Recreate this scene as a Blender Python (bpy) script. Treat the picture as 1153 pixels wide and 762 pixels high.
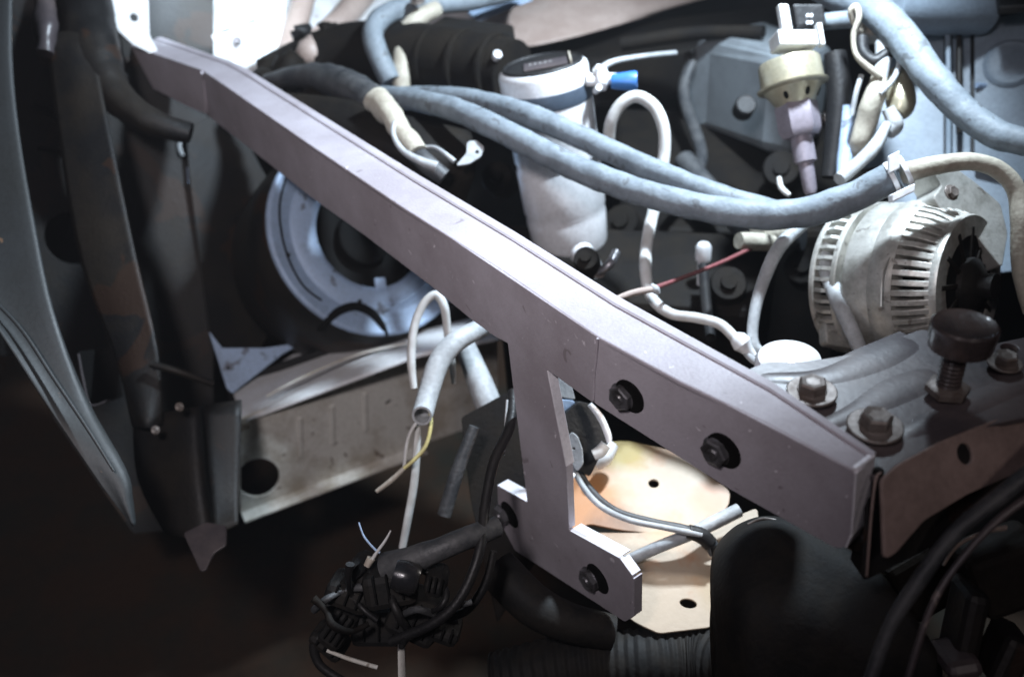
import bpy, bmesh, math, random
from mathutils import Vector, Matrix, noise
random.seed(7)
D = bpy.data
for o in list(D.objects): D.objects.remove(o)
scn = bpy.context.scene
COL = scn.collection
R = math.radians

# ------------------------------------------------------------ camera
CAM = Vector((0, 0, 1.25)); F = 998.0
cam_d = D.cameras.new('camera'); cam = D.objects.new('camera', cam_d); COL.objects.link(cam)
cam.location = CAM
fwd = Vector((0, math.cos(R(35)), -math.sin(R(35))))
rt0 = Vector((1, 0, 0)); up0 = rt0.cross(fwd)
ROLL = R(5)                                   # world up leans to the left in the picture
rt = rt0 * math.cos(ROLL) - up0 * math.sin(ROLL)*-1 * -1
rt = (rt0 * math.cos(ROLL) - up0 * math.sin(ROLL)).normalized()
up = rt.cross(fwd).normalized()
cam.matrix_world = Matrix(((rt.x, up.x, -fwd.x, CAM.x), (rt.y, up.y, -fwd.y, CAM.y), (rt.z, up.z, -fwd.z, CAM.z), (0, 0, 0, 1)))
cam_d.sensor_width = 36; cam_d.lens = F / 1153 * 36
cam_d.clip_start = .01; cam_d.clip_end = 60
cam_d.dof.use_dof = True; cam_d.dof.focus_distance = .68; cam_d.dof.aperture_fstop = 4.5
scn.camera = cam
scn.render.resolution_x = 1024; scn.render.resolution_y = 676

def ray(px, py): return rt * ((px - 576.5) / F) + up * ((381 - py) / F) + fwd
def P(px, py, d): return CAM + ray(px, py) * d
def PZ(px, py, z):
    r = ray(px, py); return CAM + r * ((z - CAM.z) / r.z)
def PP(px, py, o, n):
    r = ray(px, py); return CAM + r * ((o - CAM).dot(n) / r.dot(n))
def depth(p): return (p - CAM).dot(fwd)

# ------------------------------------------------------------ light
w = D.worlds.new('World'); scn.world = w; w.use_nodes = True
bg = w.node_tree.nodes['Background']; bg.inputs[0].default_value = (.35, .40, .52, 1); bg.inputs[1].default_value = .008
def lamp(name, kind, loc, to, power, col, size=.05, spot=60, blend=.6):
    l = D.lights.new(name, kind); o = D.objects.new(name, l); COL.objects.link(o)
    o.location = loc; o.rotation_euler = (Vector(to) - Vector(loc)).to_track_quat('-Z', 'Y').to_euler()
    l.energy = power; l.color = col
    if kind == 'SPOT': l.shadow_soft_size = size; l.spot_size = R(spot); l.spot_blend = blend
    elif kind == 'AREA': l.size = size
    else: l.shadow_soft_size = size
    return o
# led work lamp hung from the bonnet over the engine, a second one by the strut tower, a weak room light behind the camera
lamp('work_lamp', 'SPOT', (.37, .93, 1.44), (.04, 1.0, .8), 78, (.74, .87, 1), .035, 108, .6)
lamp('strut_lamp', 'SPOT', P(240, -230, 1.05), P(250, 30, 1.40), 17, (.72, .87, 1), .03, 54, .9)
lamp('tray_fill', 'SPOT', P(800, 440, .74), P(690, 600, .78), .5, (1, .93, .86), .012, 130, .8)  # unseen spot behind the bar, added to brighten tray and leg edge
lamp('side_light', 'SPOT', (.42, -.12, 1.42), (.36, .42, .87), 2.2, (1, .88, .86), .05, 46, 1.0)
lamp('brace_fill', 'SPOT', (-.16, .02, 1.50), (-.25, 1.02, .90), 24, (1, .92, .95), .05, 98, 1.0)  # unseen spot near the camera, added to brighten the brace face
lamp('room_light', 'AREA', (-.35, -.25, 1.75), (.0, .7, .85), 1.2, (.95, .85, 1), .35)
vs = scn.view_settings; vs.view_transform = 'Standard'; vs.look = 'None'; vs.exposure = 0; vs.gamma = 1

# ------------------------------------------------------------ materials
def mat(name, col, rough=.5, metal=0, dust=None, damt=.5, scale=18, bump=.25, spec=.5, coat=0, fine=240, lo=.42, hi=.62, fm=.22):
    m = D.materials.new(name); m.use_nodes = True; nt = m.node_tree; N = nt.nodes; L = nt.links
    b = N['Principled BSDF']
    tc = N.new('ShaderNodeNewGeometry')
    n1 = N.new('ShaderNodeTexNoise'); n1.inputs['Scale'].default_value = scale; n1.inputs['Detail'].default_value = 8; n1.inputs['Roughness'].default_value = .65
    L.new(tc.outputs['Position'], n1.inputs['Vector'])
    n2 = N.new('ShaderNodeTexNoise'); n2.inputs['Scale'].default_value = fine; n2.inputs['Detail'].default_value = 4
    L.new(tc.outputs['Position'], n2.inputs['Vector'])
    rp = N.new('ShaderNodeValToRGB'); rp.color_ramp.elements[0].position = lo; rp.color_ramp.elements[1].position = hi
    L.new(n1.outputs['Fac'], rp.inputs['Fac'])
    if dust is None: dust = tuple(c * .72 for c in col)
    rp.color_ramp.elements[0].color = (0, 0, 0, 1); rp.color_ramp.elements[1].color = (damt,) * 3 + (1,)
    mx = N.new('ShaderNodeMix'); mx.data_type = 'RGBA'
    mx.inputs[6].default_value = (*col, 1); mx.inputs[7].default_value = (*dust, 1)
    L.new(rp.outputs['Color'], mx.inputs[0])
    m2 = N.new('ShaderNodeMix'); m2.data_type = 'RGBA'; m2.blend_type = 'MULTIPLY'; m2.inputs[0].default_value = fm
    r2 = N.new('ShaderNodeValToRGB'); r2.color_ramp.elements[0].position = .3; r2.color_ramp.elements[0].color = (.35, .33, .31, 1); r2.color_ramp.elements[1].position = .6
    L.new(n2.outputs['Fac'], r2.inputs['Fac'])
    L.new(mx.outputs[2], m2.inputs[6]); L.new(r2.outputs['Color'], m2.inputs[7])
    L.new(m2.outputs[2], b.inputs['Base Color'])
    mr = N.new('ShaderNodeMapRange'); mr.inputs[3].default_value = max(0, rough - .12); mr.inputs[4].default_value = min(1, rough + .2)
    L.new(n1.outputs['Fac'], mr.inputs[0]); L.new(mr.outputs[0], b.inputs['Roughness'])
    b.inputs['Metallic'].default_value = metal; b.inputs['Specular IOR Level'].default_value = spec
    b.inputs['Coat Weight'].default_value = coat
    bp = N.new('ShaderNodeBump'); bp.inputs['Strength'].default_value = bump; bp.inputs['Distance'].default_value = .001
    L.new(n2.outputs['Fac'], bp.inputs['Height']); L.new(bp.outputs[0], b.inputs['Normal'])
    return m
M = dict(
    primer=mat('primer_paint', (.46, .43, .47), .48, 0, (.30, .265, .285), .7, 7, .3, .4, fine=420, fm=.10),
    bare=mat('lit_edge_pale', (.82, .80, .84), .35, .1),  # paler than the brace paint: lamp light on its edges, painted in
    bolt=mat('zinc_bolt', (.36, .36, .385), .34, .8, (.05, .045, .04), .8, 60),
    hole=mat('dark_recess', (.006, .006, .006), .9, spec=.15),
    boltshiny=mat('bright_bolt', (.20, .175, .16), .42, .35, (.09, .065, .05), .8, 70),
    support=mat('support_paint', (.060, .052, .057), .34, 0, (.12, .095, .09), .6, 16, .12),
    flange=mat('tan_overspray', (.28, .205, .18), .5, 0, (.16, .115, .10), .7, 22, .4),
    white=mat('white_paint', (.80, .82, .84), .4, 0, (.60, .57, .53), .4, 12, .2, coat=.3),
    cream=mat('cream_paint', (.50, .46, .39), .5, 0, (.25, .20, .15), .8, 13, .3),
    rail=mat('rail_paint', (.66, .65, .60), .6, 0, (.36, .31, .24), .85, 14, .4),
    tan=mat('tan_rusty_paint', (.46, .365, .265), .5, 0, (.45, .17, .05), .85, 9, .15, lo=.54, hi=.68, fm=.08),
    pink=mat('pinkish_body_paint', (.42, .34, .30), .45, 0, (.27, .20, .17), .7, 8, .2),
    bluep=mat('blue_grey_metal', (.38, .50, .68), .45, .1, (.16, .19, .24), .6, 16, .4, lo=.5, hi=.75),
    hose=mat('dusty_rubber_hose', (.20, .235, .265), .6, 0, (.07, .088, .105), .45, 38, .7, fine=190),
    hosed=mat('dark_rubber_hose', (.035, .038, .042), .5, 0, (.12, .12, .12), .5, 40, .7),
    hoset=mat('tan_dusty_hose', (.47, .44, .36), .6, 0, (.28, .24, .19), .7, 38, .6),
    conduit=mat('grey_conduit', (.42, .44, .45), .55, 0, (.24, .25, .26), .6, 50, .5),
    wirew=mat('white_wire', (.62, .63, .62), .45, 0, (.38, .36, .33), .6, 60, .2),
    wirey=mat('yellow_wire', (.62, .55, .22), .45, 0, (.45, .38, .2), .6, 60, .2),
    wirer=mat('red_wire', (.20, .06, .065), .5, 0, (.18, .08, .07), .6, 60, .2),
    black=mat('black_plastic', (.011, .011, .012), .45, 0, (.022, .02, .018), .5, 22, .5, spec=.35),
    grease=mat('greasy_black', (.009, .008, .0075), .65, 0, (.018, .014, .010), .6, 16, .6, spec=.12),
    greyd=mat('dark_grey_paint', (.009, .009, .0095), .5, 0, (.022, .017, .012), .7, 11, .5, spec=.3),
    fender=mat('grey_green_paint', (.027, .031, .033), .5, 0, (.016, .018, .017), .6, 7, .2),
    alu=mat('cast_aluminium', (.58, .57, .53), .42, .55, (.26, .25, .22), .75, 34, .4, fine=330, fm=.15),
    alum=mat('spun_aluminium', (.84, .85, .87), .30, .15, (.55, .54, .55), .5, 14, .15),
    strap=mat('slate_blue_strap', (.06, .08, .11), .35),
    blue=mat('blue_cap', (.05, .19, .50), .35, 0, (.03, .12, .35), .5, 60, .1),
    brass=mat('yellow_zinc', (.50, .46, .34), .32, .55, (.38, .33, .22), .6, 40, .3),
    purple=mat('purple_painted_hex', (.27, .24, .275), .45, .2, (.20, .17, .20), .5, 50, .2),
    tank=mat('cloudy_plastic', (.22, .25, .27), .45, 0, (.12, .13, .14), .6, 9, .2),
    box=mat('pale_blue_plastic', (.25, .31, .37), .4, 0, (.15, .18, .22), .6, 9, .3),
    nearblack=mat('near_black_plastic', (.009, .009, .009), .65, 0, (.022, .018, .014), .6, 30, .4, spec=.22),  # near-black plastic with a matt surface
    rubber=mat('bump_rubber', (.045, .037, .037), .26, 0, (.14, .10, .085), .5, 26, .3, coat=.7),
    soil=mat('dirt_floor', (.055, .028, .014), .95, 0, (.03, .028, .02), .9, 5, .9, fine=70),
    horn=mat('gloss_black', (.014, .015, .018), .22, 0, (.04, .035, .03), .4, 22, .2),
)

# ------------------------------------------------------------ object helpers
WL = {}
def put(o, parent):
    COL.objects.link(o)
    if parent: o.parent = parent
def thing(name, label, cat, loc, group=None):
    o = D.objects.new(name, None); o.empty_display_size = .03; COL.objects.link(o); o.location = loc
    WL[o] = Vector(loc); return tag(o, label, cat, group)
def tag(o, label, cat, group=None):
    o['label'] = label; o['category'] = cat
    if group: o['group'] = group
    return o
def mesh(name, vs_, fs, m, parent=None, smooth=False, bevel=0, solid=0, sub=0):
    vs_ = [Vector(v) for v in vs_]
    c = sum(vs_, Vector()) / len(vs_)
    if not parent: c.z = min(v.z for v in vs_)
    me = D.meshes.new(name); me.from_pydata([v - c for v in vs_], [], fs)
    bm = bmesh.new(); bm.from_mesh(me); bmesh.ops.remove_doubles(bm, verts=bm.verts, dist=1e-6)
    bmesh.ops.recalc_face_normals(bm, faces=bm.faces); bm.to_mesh(me); bm.free()
    me.materials.append(M[m])
    if smooth:
        for p in me.polygons: p.use_smooth = True
    o = D.objects.new(name, me); put(o, parent)
    WL[o] = c; o.location = c - (WL[parent] if parent else Vector())
    if solid: s = o.modifiers.new('thick', 'SOLIDIFY'); s.thickness = solid; s.offset = 0
    if sub: s = o.modifiers.new('sub', 'SUBSURF'); s.levels = s.render_levels = sub
    if bevel: b = o.modifiers.new('bevel', 'BEVEL'); b.width = bevel; b.segments = 2; b.limit_method = 'ANGLE'; b.angle_limit = R(40)
    return o
def merge(*geos):
    V = []; Fs = []
    for v, f in geos:
        k = len(V); V += list(v); Fs += [[i + k for i in q] for q in f]
    return V, Fs
def spline(pts, n=8):
    if len(pts) < 3:
        return [tuple(pts[0][k] + (pts[-1][k] - pts[0][k]) * i / n for k in range(len(pts[0]))) for i in range(n + 1)]
    out = []; q = [pts[0]] + list(pts) + [pts[-1]]
    for i in range(1, len(q) - 2):
        a, b, c, d = q[i-1:i+3]
        for j in range(n):
            t = j / n
            out.append(tuple(.5 * (2*b[k] + (c[k]-a[k])*t + (2*a[k]-5*b[k]+4*c[k]-d[k])*t*t + (3*b[k]-a[k]-3*c[k]+d[k])*t**3) for k in range(len(b))))
    out.append(tuple(pts[-1])); return out
def tubegeo(pts, seg=14, n=8, ribs=None, wob=0, flat=1, hollow=0):
    """pts: (px, py, depth, radius in photo pixels)"""
    S = spline(pts, n); C = [P(a, b, d) for a, b, d, r in S]; rad = [r * d / F for a, b, d, r in S]
    V = []; Fs = []; nrm = None
    for i, c in enumerate(C):
        t = (C[min(i+1, len(C)-1)] - C[max(i-1, 0)]).normalized()
        if nrm is None: nrm = t.orthogonal().normalized()
        nrm = (nrm - t * nrm.dot(t)).normalized(); bn = t.cross(nrm)
        for k in range(seg):
            a = 2 * math.pi * k / seg; r = rad[i]
            if ribs: r *= ribs(i)
            v = c + (nrm * math.cos(a) + bn * math.sin(a) * flat) * r
            if wob: v += (v - c) * wob * noise.noise(v * 60)
            V.append(v)
    for i in range(len(C) - 1):
        for k in range(seg):
            Fs.append([i*seg+k, i*seg+(k+1) % seg, (i+1)*seg+(k+1) % seg, (i+1)*seg+k])
    Fs.append(list(range(seg)))
    if hollow:                                   # open end with a bore
        t = (C[-1] - C[-2]).normalized(); b0 = (len(C)-1)*seg; c = C[-1]; k0 = len(V)
        V += [c + (V[b0+k] - c) * hollow for k in range(seg)]
        V += [c + (V[b0+k] - c) * hollow - t * rad[-1] * 2.2 for k in range(seg)]
        for k in range(seg):
            j = (k+1) % seg
            Fs.append([b0+k, b0+j, k0+j, k0+k]); Fs.append([k0+k, k0+j, k0+seg+j, k0+seg+k])
        Fs.append([k0+seg+k for k in range(seg)])
    else: Fs.append([(len(C)-1)*seg+k for k in range(seg)])
    return V, Fs
def tube(name, pts, m, parent=None, label=None, cat=None, group=None, **kw):
    o = mesh(name, *tubegeo(pts, **kw), m, parent, smooth=True)
    e = o.modifiers.new('e', 'EDGE_SPLIT'); e.split_angle = R(50)
    if label: tag(o, label, cat, group)
    return o
def lathegeo(o, ax, prof, seg=32, squash=1):
    ax = ax.normalized(); u = ax.orthogonal().normalized(); v = ax.cross(u); V = []; Fs = []
    for t, r in prof:
        for k in range(seg):
            a = 2*math.pi*k/seg; V.append(o + ax*t + (u*math.cos(a) + v*math.sin(a)*squash)*r)
    for i in range(len(prof)-1):
        for k in range(seg): Fs.append([i*seg+k, i*seg+(k+1) % seg, (i+1)*seg+(k+1) % seg, (i+1)*seg+k])
    Fs.append(list(range(seg))); Fs.append([(len(prof)-1)*seg+k for k in range(seg)])
    return V, Fs
def lathe(name, o, ax, prof, m, parent=None, seg=32, bevel=0, **kw):
    ob = mesh(name, *lathegeo(o, ax, prof, seg, **kw), m, parent, smooth=True)
    e = ob.modifiers.new('e', 'EDGE_SPLIT'); e.split_angle = R(38)
    return ob
def boxgeo(c, ax, ay, az):
    V = [c + ax*i + ay*j + az*k for i in (-.5, .5) for j in (-.5, .5) for k in (-.5, .5)]
    return V, [[0,1,3,2],[4,6,7,5],[0,4,5,1],[2,3,7,6],[0,2,6,4],[1,5,7,3]]
def rnd(poly, r):
    out = []; n = len(poly)
    for i in range(n):
        p, a, b = Vector(poly[i]), Vector(poly[i-1]), Vector(poly[(i+1) % n])
        da, db = (a-p), (b-p); ra = min(r, da.length*.45, db.length*.45)
        A = p + da.normalized()*ra; B = p + db.normalized()*ra
        for t in (0, .25, .5, .75, 1): out.append(A*(1-t)**2 + p*2*t*(1-t) + B*t*t)
    return out
def plate(name, o, n, outer, m, holes=(), thick=.003, parent=None, bevel=.0006, r=.003, front=True):
    """flat plate with real holes. outer: pixels dropped onto the plane (o, n). holes: (px, py, radius m[, squash, angle])"""
    n = n.normalized()
    if n.dot(CAM - o) < 0: n = -n
    u = (Vector((0, 0, 1)).cross(n)); u = u.normalized() if u.length > .05 else Vector((1, 0, 0)); v = n.cross(u).normalized(); u = v.cross(n)
    def loc(px, py): q = PP(px, py, o, n) - o; return Vector((q.dot(u), q.dot(v)))
    cu = D.curves.new(name, 'CURVE'); cu.dimensions = '2D'; cu.fill_mode = 'BOTH'; cu.extrude = thick/2 - bevel; cu.bevel_depth = bevel; cu.bevel_resolution = 1
    loops = [rnd([loc(*q) for q in outer], r) if r else [loc(*q) for q in outer]]
    for h in holes:
        c = loc(h[0], h[1]); sq = h[3] if len(h) > 3 else 1; an = R(h[4]) if len(h) > 4 else 0
        loops.append([c + Vector((math.cos(a)*h[2]*math.cos(an) - math.sin(a)*h[2]*sq*math.sin(an), math.cos(a)*h[2]*math.sin(an) + math.sin(a)*h[2]*sq*math.cos(an))) for a in [2*math.pi*i/22 for i in range(22)]])
    for lp in loops:
        s = cu.splines.new('POLY'); s.points.add(len(lp)-1); s.use_cyclic_u = True
        for i, q in enumerate(lp): s.points[i].co = (q.x, q.y, 0, 1)
    tmp = D.objects.new('tmp', cu); COL.objects.link(tmp)
    me = D.meshes.new_from_object(tmp); D.objects.remove(tmp); D.curves.remove(cu)
    base = o - n*thick/2
    V = [base + u*q.co.x + v*q.co.y + n*q.co.z for q in me.vertices]; Fs = [list(p.vertices) for p in me.polygons]; D.meshes.remove(me)
    return mesh(name, V, Fs, m, parent)
def sheet(name, rows, m, parent=None, solid=.0025, n=4, **kw):
    """curved sheet through a grid of (px, py, depth)"""
    g = [spline(r, n) for r in rows]; cols = [spline([g[i][j] for i in range(len(g))], n) for j in range(len(g[0]))]
    nj, ni = len(cols), len(cols[0]); V = [P(*cols[j][i]) for j in range(nj) for i in range(ni)]
    Fs = [[j*ni+i, (j+1)*ni+i, (j+1)*ni+i+1, j*ni+i+1] for j in range(nj-1) for i in range(ni-1)]
    return mesh(name, V, Fs, m, parent, smooth=True, solid=solid, **kw)
def slab(name, pts, down, m, parent=None, bevel=.002):
    """prism: top polygon of world points pushed along down"""
    k = len(pts); V = list(pts) + [p + down for p in pts]
    Fs = [list(range(k)), [k+i for i in range(k)][::-1]] + [[i, (i+1) % k, k+(i+1) % k, k+i] for i in range(k)]
    return mesh(name, V, Fs, m, parent, bevel=bevel)
HEX = {}
def hexbolt(parent, pos, n, r, m='bolt', washer=1.35, h=.7, name='bolt', twist=0, stud=0):
    """hexagon head with flange, washer as its own sub-part"""
    n = n.normalized(); key = (m, round(r, 4), washer, h, stud)
    if key not in HEX:
        z = Vector((0, 0, 1)); g = lathegeo(Vector(), z, [(0, r*1.12), (r*.12, r*1.12), (r*.2, r*.98)], 24)
        V = []; Fs = []; 
        for t, q in ((r*.15, 1), (r*(.15+h*.85), 1), (r*(.15+h), .86), (r*(.08+h), .5)):
            for k in range(6): V.append(Vector((math.cos(k*math.pi/3)*r*q, math.sin(k*math.pi/3)*r*q, t)))
        for i in range(3):
            for k in range(6): Fs.append([i*6+k, i*6+(k+1) % 6, i*6+6+(k+1) % 6, i*6+6+k])
        Fs.append(list(range(6))); Fs.append([18+k for k in range(6)])
        gs = [g, (V, Fs)]
        if stud: gs.append(lathegeo(Vector(), z, [(0, r*.42), (r*(h+stud), r*.42), (r*(h+stud+.12), r*.34)], 16))
        V, Fs = merge(*gs); me = D.meshes.new(name); me.from_pydata(V, [], Fs); me.materials.append(M[m])
        wm = D.meshes.new('washer'); V, Fs = lathegeo(Vector(), z, [(-r*.08, r*washer*.97), (0, r*washer), (r*.1, r*washer), (r*.16, r*washer*.95)], 28); wm.from_pydata(V, [], Fs); wm.materials.append(M[m])
        HEX[key] = (me, wm)
    me, wm = HEX[key]; o = D.objects.new(name, me); put(o, parent); WL[o] = pos
    o.location = pos - (WL[parent] if parent else Vector()); o.rotation_mode = 'QUATERNION'
    o.rotation_quaternion = n.to_track_quat('Z', 'Y') @ Matrix.Rotation(twist, 3, 'Z').to_quaternion()
    wo = D.objects.new('washer', wm); put(wo, o)
    return o
Z = Vector((0, 0, 1))
def chips(m, col, scale, th, strength=.8):
    nt = m.node_tree; N = nt.nodes; L = nt.links; b = N['Principled BSDF']; src = b.inputs['Base Color'].links[0].from_socket
    g = N.new('ShaderNodeNewGeometry'); n = N.new('ShaderNodeTexNoise'); n.inputs['Scale'].default_value = scale; n.inputs['Detail'].default_value = 3; n.inputs['Distortion'].default_value = .6
    L.new(g.outputs['Position'], n.inputs['Vector'])
    r = N.new('ShaderNodeMapRange'); L.new(n.outputs['Fac'], r.inputs[0]); r.inputs[1].default_value = th; r.inputs[2].default_value = th + .02; r.inputs[4].default_value = strength
    x = N.new('ShaderNodeMix'); x.data_type = 'RGBA'; L.new(r.outputs[0], x.inputs[0]); L.new(src, x.inputs[6]); x.inputs[7].default_value = (*col, 1); L.new(x.outputs[2], b.inputs['Base Color'])
chips(M['primer'], (.75, .72, .76), 120, .70)
chips(M['primer'], (.16, .13, .13), 70, .70, .5)
chips(M['support'], (.33, .27, .24), 60, .70, .6)
chips(M['white'], (.30, .17, .09), 40, .70, .6)
chips(M['rail'], (.10, .06, .035), 45, .66, .7)
chips(M['alu'], (.16, .14, .12), 80, .66, .7)
chips(M['greyd'], (.030, .016, .010), 12, .58, .7)
chips(M['fender'], (.20, .12, .07), 50, .72, .6)
chips(M['bluep'], (.10, .09, .09), 34, .64, .7)
chips(M['hose'], (.06, .06, .06), 60, .64, .6)
def stain(m, c, rad, col):
    nt = m.node_tree; N = nt.nodes; L = nt.links; b = N['Principled BSDF']; src = b.inputs['Base Color'].links[0].from_socket
    g = N.new('ShaderNodeNewGeometry'); n = N.new('ShaderNodeTexNoise'); n.inputs['Scale'].default_value = 22; n.inputs['Detail'].default_value = 6; L.new(g.outputs['Position'], n.inputs['Vector'])
    d = N.new('ShaderNodeVectorMath'); d.operation = 'DISTANCE'; L.new(g.outputs['Position'], d.inputs[0]); d.inputs[1].default_value = c
    a = N.new('ShaderNodeMath'); a.operation = 'MULTIPLY_ADD'; L.new(n.outputs['Fac'], a.inputs[0]); a.inputs[1].default_value = rad*1.6; a.inputs[2].default_value = -rad*.8
    t = N.new('ShaderNodeMath'); t.operation = 'ADD'; L.new(d.outputs['Value'], t.inputs[0]); L.new(a.outputs[0], t.inputs[1])
    r = N.new('ShaderNodeMapRange'); L.new(t.outputs[0], r.inputs[0]); r.inputs[1].default_value = rad*.55; r.inputs[2].default_value = rad*1.15; r.inputs[3].default_value = .85; r.inputs[4].default_value = 0
    x = N.new('ShaderNodeMix'); x.data_type = 'RGBA'; L.new(r.outputs[0], x.inputs[0]); L.new(src, x.inputs[6]); x.inputs[7].default_value = (*col, 1); L.new(x.outputs[2], b.inputs['Base Color'])

# ============================================================ SETTING
g = mesh('ground', [(-12, -6, 0), (12, -6, 0), (12, 14, 0), (-12, 14, 0)], [[0, 1, 2, 3]], 'soil'); g['kind'] = 'structure'
hz = mesh('haze', *boxgeo(Vector((0, 4, .45)), Vector((28, 0, 0)), Vector((0, 24, 0)), Vector((0, 0, 3.0))), 'hole'); hz['kind'] = 'stuff'  # added haze volume standing in for lens bloom and glare
hm = D.materials.new('bloom_haze'); hm.use_nodes = True; hn_ = hm.node_tree; hn_.nodes.clear()
ho = hn_.nodes.new('ShaderNodeOutputMaterial'); hv = hn_.nodes.new('ShaderNodeVolumePrincipled'); hv.inputs['Density'].default_value = .010; hv.inputs['Color'].default_value = (.9, .93, 1, 1)
hn_.links.new(hv.outputs[0], ho.inputs['Volume']); hz.data.materials.clear(); hz.data.materials.append(hm)

# firewall and engine mass far back
fw = thing('firewall', 'dark greasy firewall panel closing the back of the engine bay', 'bulkhead', (.1, 1.85, 0))
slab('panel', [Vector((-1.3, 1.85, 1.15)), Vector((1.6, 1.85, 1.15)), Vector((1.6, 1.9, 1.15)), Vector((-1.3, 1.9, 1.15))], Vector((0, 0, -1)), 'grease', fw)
sheet('cowl', [[(540, -30, 1.62), (640, -30, 1.6), (740, -30, 1.6), (900, -30, 1.65)], [(540, 24, 1.55), (600, 30, 1.5), (680, 22, 1.52), (760, 8, 1.58)], [(560, 52, 1.5), (600, 52, 1.47), (670, 36, 1.5), (740, 15, 1.58)]], 'pink', fw)
sheet('heat_shield', [[(500, -30, 1.5), (540, -30, 1.5), (600, -30, 1.5)], [(520, 6, 1.45), (550, 2, 1.45), (590, -6, 1.45)], [(540, 26, 1.42), (552, 18, 1.42), (600, 0, 1.42)]], 'bluep', fw)

eng = thing('engine_block', 'greasy black engine block in shadow behind the grey hoses', 'engine', P(800, 400, 1.35) * 1.0)
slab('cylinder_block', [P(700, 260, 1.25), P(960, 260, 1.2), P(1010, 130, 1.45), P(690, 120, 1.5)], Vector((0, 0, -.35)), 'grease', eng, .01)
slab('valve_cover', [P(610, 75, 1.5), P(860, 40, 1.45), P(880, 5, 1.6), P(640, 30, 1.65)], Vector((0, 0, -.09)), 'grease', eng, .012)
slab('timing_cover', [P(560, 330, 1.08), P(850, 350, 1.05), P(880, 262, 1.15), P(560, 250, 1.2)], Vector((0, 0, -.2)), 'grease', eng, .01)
tube('coolant_pipe', [(770, 180, 1.25, 12), (800, 215, 1.2, 12), (845, 262, 1.12, 12), (905, 268, 1.08, 14)], 'hosed', eng)
for q, rr in (((868, 262, 1.02), 13), ((848, 272, .99), 9)):
    lathe('hose_stub', P(*q), rt*.9 + fwd*.4, [(-.02, rr/F), (-.012, rr*1.1/F), (.02, rr*1.1/F), (.028, rr*.9/F)], 'hoset', eng, 20)
lathe('sensor', P(792, 283, 1.06), Z, [(-.05, .006), (-.01, .006), (-.01, .0095), (.006, .0095), (.01, .007)], 'alum', eng, 16)
tube('bracket_rod', [(792, 300, 1.05, 6), (795, 340, 1.0, 6), (800, 380, .95, 6)], 'black', eng)
for (a, b, d, r_) in ((660, 292, .98, 13), (905, 300, 1.1, 22), (820, 320, 1.05, 20), (560, 200, 1.2, 20), (1000, 395, .86, 12), (880, 190, 1.25, 24), (700, 250, 1.2, 22)):
    lathe('pulley_boss', P(a, b, d), (CAM - P(a, b, d)) + Vector((random.uniform(-.4, .4), 0, .5)), [(-.03, r_/F*1.1), (0, r_/F*1.1), (.006, r_/F), (.006, r_/F*.5), (.012, r_/F*.45)], 'grease', eng, 24)

# ============================================================ INNER FENDER (top left, lit white)
inf = thing('inner_fender', 'white painted inner fender and strut tower lit brightly behind the brace', 'inner fender', P(260, 200, 1.35))
sheet('apron', [
    [(100, -50, 1.62), (180, -50, 1.60), (225, -50, 1.56), (300, -50, 1.52), (360, -50, 1.58), (470, -50, 1.72), (600, -50, 1.8)],
    [(110, 0, 1.50), (175, 0, 1.50), (225, 0, 1.44), (300, 5, 1.42), (345, 10, 1.50), (450, 0, 1.62), (600, -8, 1.7)],
    [(118, 45, 1.42), (185, 52, 1.40), (235, 60, 1.36), (300, 70, 1.36), (345, 50, 1.46), (430, 30, 1.56), (570, 22, 1.64)],
    [(118, 120, 1.44), (190, 125, 1.40), (240, 130, 1.38), (300, 140, 1.38), (350, 110, 1.46), (430, 70, 1.55), (570, 60, 1.62)]], 'white', inf)
o_ = P(150, 20, 1.22); plate('mounting_tab', o_, CAM - o_ + Vector((.5, 0, .1)), [(118, -20), (166, -20), (168, 40), (182, 66), (150, 50), (133, 34), (122, 8)], 'white', [(151, 20, .006)], .003, inf)
tube('stamped_rib', [(176, -30, 1.47, 7), (180, 12, 1.42, 7), (186, 34, 1.395, 5)], 'pink', inf)
tube('stamped_rib', [(345, -10, 1.46, 12), (330, 40, 1.42, 13), (312, 92, 1.36, 12)], 'pink', inf)
tube('stamped_rib', [(420, -20, 1.56, 14), (385, 22, 1.48, 14), (352, 44, 1.44, 9)], 'pink', inf)

br = thing('folded_bracket', 'small bright white folded bracket with three holes on the strut tower', 'bracket', P(266, 60, 1.3))
o_ = P(268, 46, 1.29); bn = CAM - o_ + Vector((0, 0, .25))
plate('bracket_face', o_, bn, [(238, 40), (258, 36), (262, 30), (284, 22), (293, 26), (291, 44), (298, 56), (272, 64), (258, 66), (247, 58)], 'white', [(249, 51, .004), (267, 47, .0055), (285, 43, .004)], .003, br)
slab('bracket_lip', [P(243, 35, 1.285), P(287, 20, 1.285), P(290, 25, 1.30), P(245, 40, 1.30)], Vector((0, 0, -.003)), 'white', br, .001)
hexbolt(br, P(267, 46, 1.284), bn, .0045, 'bolt')

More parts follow.
